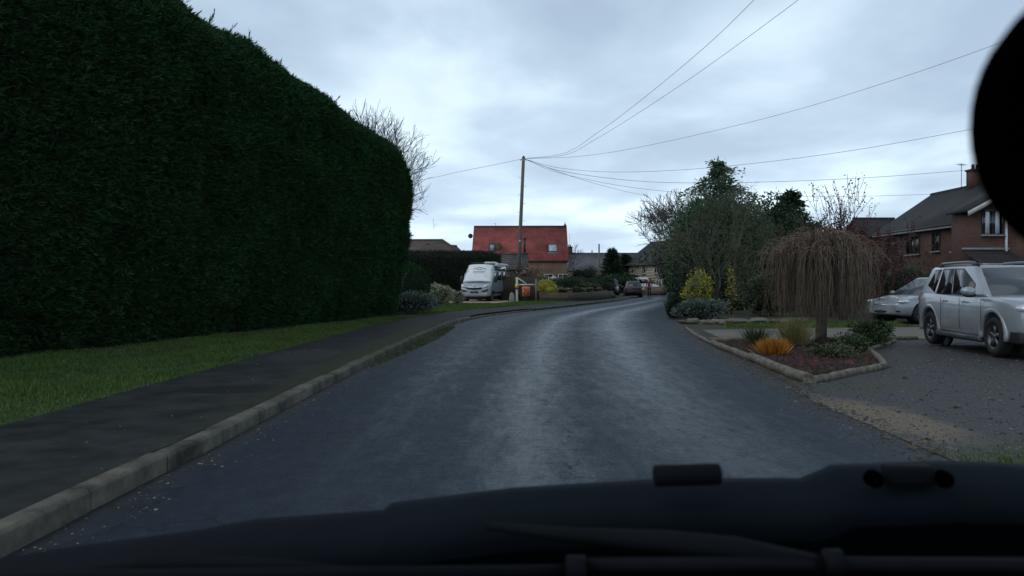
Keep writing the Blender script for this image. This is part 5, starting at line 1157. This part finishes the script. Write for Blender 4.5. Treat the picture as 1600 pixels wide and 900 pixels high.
def van():
    ctr = Vector((-2.45, 49.0, KH + .012)); yaw = math.atan2(-1, -.22)
    root = empty('camper_van', tuple(ctr), yaw, 'silver high-roof camper van with white windscreen cover parked on the tan drive', 'van')   # origin: middle of front bumper
    def sec(x, zb, zt, w_):
        def wz(z): return w_ * (1 - .085 * max(0, z - 1.15) / 1.3)
        h = zt - zb; L_ = [(0, zb), (w_ * .82, zb), (w_ * .97, zb + .08)]
        for u in (.25, .5, .75, .93): z = zb + h * u; L_.append((wz(z), z))
        L_ += [(wz(zt) * .90, zt - .02), (0, zt + .03)]; return L_
    st = [(.0, .42, .78, .72), (-.06, .33, .93, .88), (-.25, .29, 1.06, .98), (-.6, .28, 1.20, 1.01), (-.82, .28, 1.30, 1.02), (-1.0, .28, 1.55, 1.02), (-1.3, .28, 1.95, 1.02), (-1.55, .28, 2.24, 1.02), (-1.8, .28, 2.40, 1.02), (-2.3, .28, 2.47, 1.02), (-4, .28, 2.5, 1.02), (-5.3, .28, 2.5, 1.02), (-5.4, .32, 2.45, 1.0)]
    body_loft(st, sec, 'body', 'van_paint', root, 1, ((-.95, .36), (-4.4, .36)), .40, .98)
    for s_ in (-1, 1):
        for x in (-.95, -4.4): wheel(root, x, s_ * .98, .335, .22, 6); MB().lathe([(.001, s_ * .66), (.37, s_ * .66), (.37, s_ * .74)], 20, 'Y', (x, 0, .36)).build('wheel_well', 'black_trim', root)
        def yz(z): return s_ * (1.02 * (1 - .085 * max(0, z - 1.15) / 1.3) + .006)
        for (name, pts) in (('side_window', [(-1.15, 1.35), (-1.5, 1.92), (-2.05, 1.92), (-2.05, 1.35)]), ('side_window', [(-2.3, 1.38), (-2.3, 1.95), (-3.5, 1.95), (-3.5, 1.38)]), ('side_window', [(-3.7, 1.38), (-3.7, 1.95), (-4.8, 1.95), (-4.8, 1.38)])):
            MB().prism([(x, yz(z) - s_ * .02, z) for x, z in pts], (0, s_ * .024, 0)).build(name, 'glass', root)
        MB().prism([(-1.6, yz(2.05) - s_ * .01, 2.05), (-1.9, yz(2.3) - s_ * .01, 2.3), (-4.9, yz(2.3) - s_ * .01, 2.3), (-4.9, yz(2.05) - s_ * .01, 2.05)], (0, s_ * .012, 0)).build('side_decal', 'dark_paint', root)
        MB().prism([(-1.1, s_ * 1.0, .52), (-4.0, s_ * 1.0, .52), (-4.0, s_ * 1.0, .62), (-1.1, s_ * 1.0, .62)], (0, s_ * .045, 0)).build('rubbing_strip', 'black_trim', root)
        mr = MB().box((-1.12, s_ * 1.17, 1.45), (.16, .2, .42)).build('door_mirror', 'black_trim', root, bevel=.05); 
        h_ = MB(); h_.tube([(-.02, s_ * .60, .93), (-.12, s_ * .80, .99), (-.36, s_ * .95, 1.10)], [.07, .11, .05], 10).build('headlight', 'lamp_glass', root, smooth=True)
        MB().tube([(.01, s_ * .50, .64), (-.05, s_ * .78, .70), (-.14, s_ * .90, .80)], [.03, .075, .04], 8).build('air_intake', 'black_trim', root, smooth=True)
        MB().ell((-.06, s_ * .74, .47), (.05, .10, .04), 8, 6).build('fog_lamp', 'lamp_glass', root, smooth=True)
    # quilted windscreen cover, sagging slightly
    vs = []; nu, nv = 12, 10
    for i in range(nu + 1):
        for j in range(nv + 1):
            u = -1 + 2 * i / nu; v = j / nv; x = -.70 - 1.06 * v; z = 1.275 + 1.09 * v - .05 * (1 - v); wd = .97 - .13 * v
            bul = .10 * (1 - abs(u) ** 2.5) + .035 + .012 * math.sin(v * 22 + u * 2); vs.append((x + bul * .72 - .10 * abs(u) ** 3, u * wd, z + bul * .6))
    fs = [(i * (nv + 1) + j, (i + 1) * (nv + 1) + j, (i + 1) * (nv + 1) + j + 1, i * (nv + 1) + j + 1) for i in range(nu) for j in range(nv)]
    cv = MB().add(vs, fs).build('windscreen_cover', 'screen_cover', root, smooth=True); sm = cv.modifiers.new('s', 'SOLIDIFY'); sm.thickness = .02; sm.offset = 1
    def cvp(u, v): x = -.70 - 1.06 * v; z = 1.275 + 1.09 * v - .05 * (1 - v); wd = .97 - .13 * v; b = .10 * (1 - abs(u) ** 2.5) + .075 + .012 * math.sin(v * 22 + u * 2); return Vector((x + b * .72 - .10 * abs(u) ** 3, u * wd, z + b * .6))
    MB().tube([cvp(-.5, .70), cvp(-.3, .77), cvp(0, .79), cvp(.3, .77), cvp(.5, .70)], .02, 5).tube([cvp(-.25, .68), cvp(.25, .68)], .016, 5).tube([cvp(-.45, .58), cvp(0, .56), cvp(.45, .58)], .012, 5).tube([cvp(-.4, .50), cvp(0, .48), cvp(.4, .50)], .010, 5).build('cover_flap_print', 'cover_print', cv)
    for s_ in (-1, 1): MB().prism([(-1.08, s_ * 1.03, 1.32), (-1.45, s_ * 1.005, 1.85), (-1.72, s_ * 1.0, 1.9), (-1.4, s_ * 1.025, 1.32)], (0, s_ * .02, 0)).build('cover_side_flap', 'screen_cover', root)
    MB().tube([(.01, -.52, .86), (.035, 0, .83), (.01, .52, .86)], [.05, .085, .05], 8).build('grille', 'black_trim', root, smooth=True)
    MB().tube([(.04, -.58, .93), (.075, -.3, .905), (.08, 0, .90), (.075, .3, .905), (.04, .58, .93)], .018, 6).build('chrome_strip', 'chrome', root, smooth=True)
    MB().lathe([(.001, .06), (.07, .05), (.07, 0)], 14, 'X', (-.05, 0, 1.02)).build('badge', 'chrome', root)
    MB().box((.03, 0, .60), (.03, .54, .12)).build('number_plate', 'dirty_snow_tile', root)
    MB().box((-2.3, .55, 2.56), (.9, .7, .12)).build('rooflight', 'white_plastic', root, bevel=.03); MB().box((-2.0, -.3, 2.54), (.6, .8, .08)).build('roof_vent', 'black_trim', root, bevel=.03)
    aw = MB().box((-3.3, 1.05, 2.44), (3.0, .2, .18)).build('awning_case', 'white_plastic', root, bevel=.03)
    MB().box((0, 0, .26), (4.8, 1.25, .2)).build('chassis', 'black_trim', root).location = (-2.7, 0, 0)
van()
def caravan():
    root = empty('white_van', (15.9, 92.5, KH), R(-20), 'white van roof and bonnet showing behind the dark parked cars', 'van')
    MB().prism([(-2.2, -.9, .35), (2.1, -.9, .35), (2.2, -.9, .9), (1.3, -.9, 1.15), (.9, -.9, 1.9), (-2.2, -.9, 1.95)], (0, 1.8, 0)).build('body', 'white_plastic', root, bevel=.08)
    for s_ in (-1, 1):
        MB().prism([(1.1, s_ * .905, 1.2), (.8, s_ * .905, 1.7), (-.2, s_ * .905, 1.7), (-.2, s_ * .905, 1.2)], (0, s_ * .006, 0)).build('side_window', 'glass', root)
        for x in (-1.4, 1.3): wheel(root, x, s_ * .9, .32)
    MB().prism([(1.32, -.78, 1.2), (.98, -.72, 1.8), (.98, .72, 1.8), (1.32, .78, 1.2)], (.02, 0, .01)).build('windscreen', 'glass', root)
caravan()

# ------------------------------------------------------------------ person walking beside the dark hatchback
def person():
    base = Vector((12.9, 71.0, .012)); root = empty('person', tuple(base), R(-20), 'person in a dark red coat and dark trousers walking beside the dark hatchback', 'person')
    J = {'pel': (0, 0, .95, .15, .11), 'lhip': (.10, 0, .90, .095, .09), 'lkn': (.13, -.16, .50, .062, .062), 'lan': (.14, -.08, .09, .042, .042), 'lto': (.15, -.24, .045, .04, .03),
         'rhip': (-.10, 0, .90, .095, .09), 'rkn': (-.12, .10, .50, .062, .062), 'ran': (-.12, .30, .12, .042, .042), 'rto': (-.12, .18, .04, .04, .03),
         'wst': (0, 0, 1.12, .14, .10), 'chs': (0, -.01, 1.34, .17, .12), 'nk': (0, -.01, 1.50, .06, .055), 'hd0': (0, -.02, 1.58, .075, .08), 'hd1': (0, -.03, 1.66, .085, .095), 'hd2': (0, -.02, 1.73, .06, .065),
         'lsh': (.19, 0, 1.43, .06, .06), 'lel': (.25, .06, 1.16, .045, .045), 'lwr': (.25, -.10, .96, .032, .028), 'lha': (.25, -.15, .90, .035, .02),
         'rsh': (-.19, 0, 1.43, .06, .06), 'rel': (-.25, .08, 1.16, .045, .045), 'rwr': (-.26, .02, .93, .032, .028), 'rha': (-.26, .0, .86, .035, .02)}
    E_ = [('pel', 'lhip'), ('lhip', 'lkn'), ('lkn', 'lan'), ('lan', 'lto'), ('pel', 'rhip'), ('rhip', 'rkn'), ('rkn', 'ran'), ('ran', 'rto'), ('pel', 'wst'), ('wst', 'chs'), ('chs', 'nk'), ('nk', 'hd0'), ('hd0', 'hd1'), ('hd1', 'hd2'),
          ('chs', 'lsh'), ('lsh', 'lel'), ('lel', 'lwr'), ('lwr', 'lha'), ('chs', 'rsh'), ('rsh', 'rel'), ('rel', 'rwr'), ('rwr', 'rha')]
    ks = list(J); me = bpy.data.meshes.new('body'); me.from_pydata([J[k][:3] for k in ks], [(ks.index(a), ks.index(b)) for a, b in E_], [])
    for m in ('cloth_dark', 'cloth_red', 'skin', 'hair'): me.materials.append(MT[m])
    o = bpy.data.objects.new('body', me); C.objects.link(o); o.parent = root
    sk = o.modifiers.new('skin', 'SKIN')
    if not me.skin_vertices: 
        bpy.context.view_layer.objects.active = o
    for i, k in enumerate(ks): v = me.skin_vertices[0].data[i]; v.radius = J[k][3:5]; v.use_root = (k == 'pel')
    o.modifiers.new('sub', 'SUBSURF').levels = 2; o.modifiers['sub'].render_levels = 2
    bpy.context.view_layer.update(); apply_mods(o)
    if not o.data.materials: 
        for m in ('cloth_dark', 'cloth_red', 'skin', 'hair'): o.data.materials.append(MT[m])
    for p in o.data.polygons:
        z, x = p.center.z, abs(p.center.x); p.use_smooth = True
        p.material_index = 0 if z < .86 and x < .23 else (2 if (z > 1.52 or (x > .22 and z < .95)) else 1)
    h = MB().ell((0, .015, 1.70), (.095, .115, .12), 14, 10, jit=.1).build('hair', 'hair', o, smooth=True)
    MB().ell((0, -.125, 1.65), (.014, .022, .03), 8, 6).build('nose', 'skin', o)
person()

# ------------------------------------------------------------------ the car the picture is taken from
def own_car():
    root = empty('own_car_front', (.25, 1.0, 0), 0, 'dark front of the car the picture is taken from, with wipers and mirror', 'car')
    o0 = Vector((.25, 1.0, 0))
    D = 1.25; edge = [(-420, 935), (-200, 900), (0, 872), (100, 856), (300, 830), (400, 811), (600, 797), (612, 786), (800, 762), (1015, 749), (1150, 747), (1250, 747), (1275, 737), (1300, 726), (1390, 723), (1450, 720), (1550, 722), (1600, 726), (1750, 745), (1950, 790), (2150, 850)]
    e = [P(a, b, D) - o0 for a, b in edge]; vs = []; m = 7
    for p in e: vs += [p + Vector((0, -.09, -.075)), p + Vector((0, -.07, -.022)), p + Vector((0, -.02, -.003)), p, p + Vector((0, .02, -.02)), p + Vector((0, .35, -.19)), p + Vector((0, .55, -.42))]
    fs = [(i * m + j, (i + 1) * m + j, (i + 1) * m + j + 1, i * m + j + 1) for i in range(len(e) - 1) for j in range(m - 1)]
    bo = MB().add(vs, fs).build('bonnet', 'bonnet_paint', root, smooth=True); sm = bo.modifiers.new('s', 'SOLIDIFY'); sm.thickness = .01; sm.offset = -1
    # scuttle well behind the bonnet, black
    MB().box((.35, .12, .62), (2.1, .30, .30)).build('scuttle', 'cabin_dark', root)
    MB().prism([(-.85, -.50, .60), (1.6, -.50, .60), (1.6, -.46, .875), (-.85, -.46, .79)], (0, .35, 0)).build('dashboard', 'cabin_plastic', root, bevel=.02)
    def q(px, py, d): return P(px, py, d) - o0
    rl = MB().tube([q(1022, 744, 1.16), q(1126, 741, 1.16)], .0165, 16).build('washer_nozzle', 'wiper_paint', root, bevel=.004)
    a1 = MB().tube([q(760, 822, 1.1), q(900, 838, 1.06), q(1040, 848, 1.03), q(1150, 860, 1.0), q(1290, 884, .98)], [.006, .012, .017, .018, .012], 8).build('wiper_arm', 'wiper_paint', root, smooth=True)
    MB().tube([q(900, 884, .98), q(1285, 882, .98), q(1700, 884, .98)], .010, 8).build('wiper_blade', 'wiper_paint', a1)
    a2 = MB().tube([q(150, 892, 1.02), q(230, 884, 1.02), q(420, 886, 1.02), q(560, 896, 1.0)], [.010, .016, .012, .008], 8).build('wiper_arm', 'wiper_paint', root, smooth=True)
    MB().tube([q(-200, 905, .98), q(890, 893, .98)], .009, 8).build('wiper_blade', 'wiper_paint', a2)
    MB().tube([q(885, 888, .97), q(915, 888, .97)], .016, 10).build('wiper_joint', 'wiper_paint', a2); MB().tube([q(1290, 878, .97), q(1315, 878, .97)], .016, 10).build('wiper_joint', 'wiper_paint', a1)
    for px in (1372, 1482):
        MB().lathe([(.001, 0), (.011, 0), (.013, .006), (.013, .02)], 16, 'Y', q(px, 752, 1.148)).build('panel_hole', 'cabin_dark', root)
    MB().box(q(1420, 742, 1.175), (.075, .03, .03)).build('hinge_cover', 'wiper_paint', root, bevel=.006)
    # mirror: rounded housing with stalk, face painted black for the dark cabin it would reflect
    D = .40; c = q(1737, 190, D); mm = MB(); n = 40; ring = []
    for k in range(n):
        a = 2 * math.pi * k / n; sx, sz = math.cos(a), math.sin(a); ex = .95
        ring.append((math.copysign(abs(sx) ** ex, sx), math.copysign(abs(sz) ** (1.0), sz)))
    vs = []; lay = [(-.012, .95), (-.010, 1), (.004, 1), (.02, .93), (.034, .72), (.04, .3)]
    for dy, s_ in lay: vs += [(c.x + .062 * 0 + x * .0685 * s_, c.y + dy, c.z + z * .0775 * s_) for x, z in ring]
    fs = [(i * n + k, i * n + (k + 1) % n, (i + 1) * n + (k + 1) % n, (i + 1) * n + k) for i in range(len(lay) - 1) for k in range(n)] + [tuple(range(n)), tuple(range((len(lay) - 1) * n, len(lay) * n))[::-1]]
    mi = MB().add(vs, fs).build('rear_view_mirror', 'cabin_dark', root, smooth=True)
    MB().tube([c + Vector((.03, .03, .02)), c + Vector((.04, .10, .09))], .012, 8).build('mirror_stalk', 'cabin_dark', mi)
own_car()
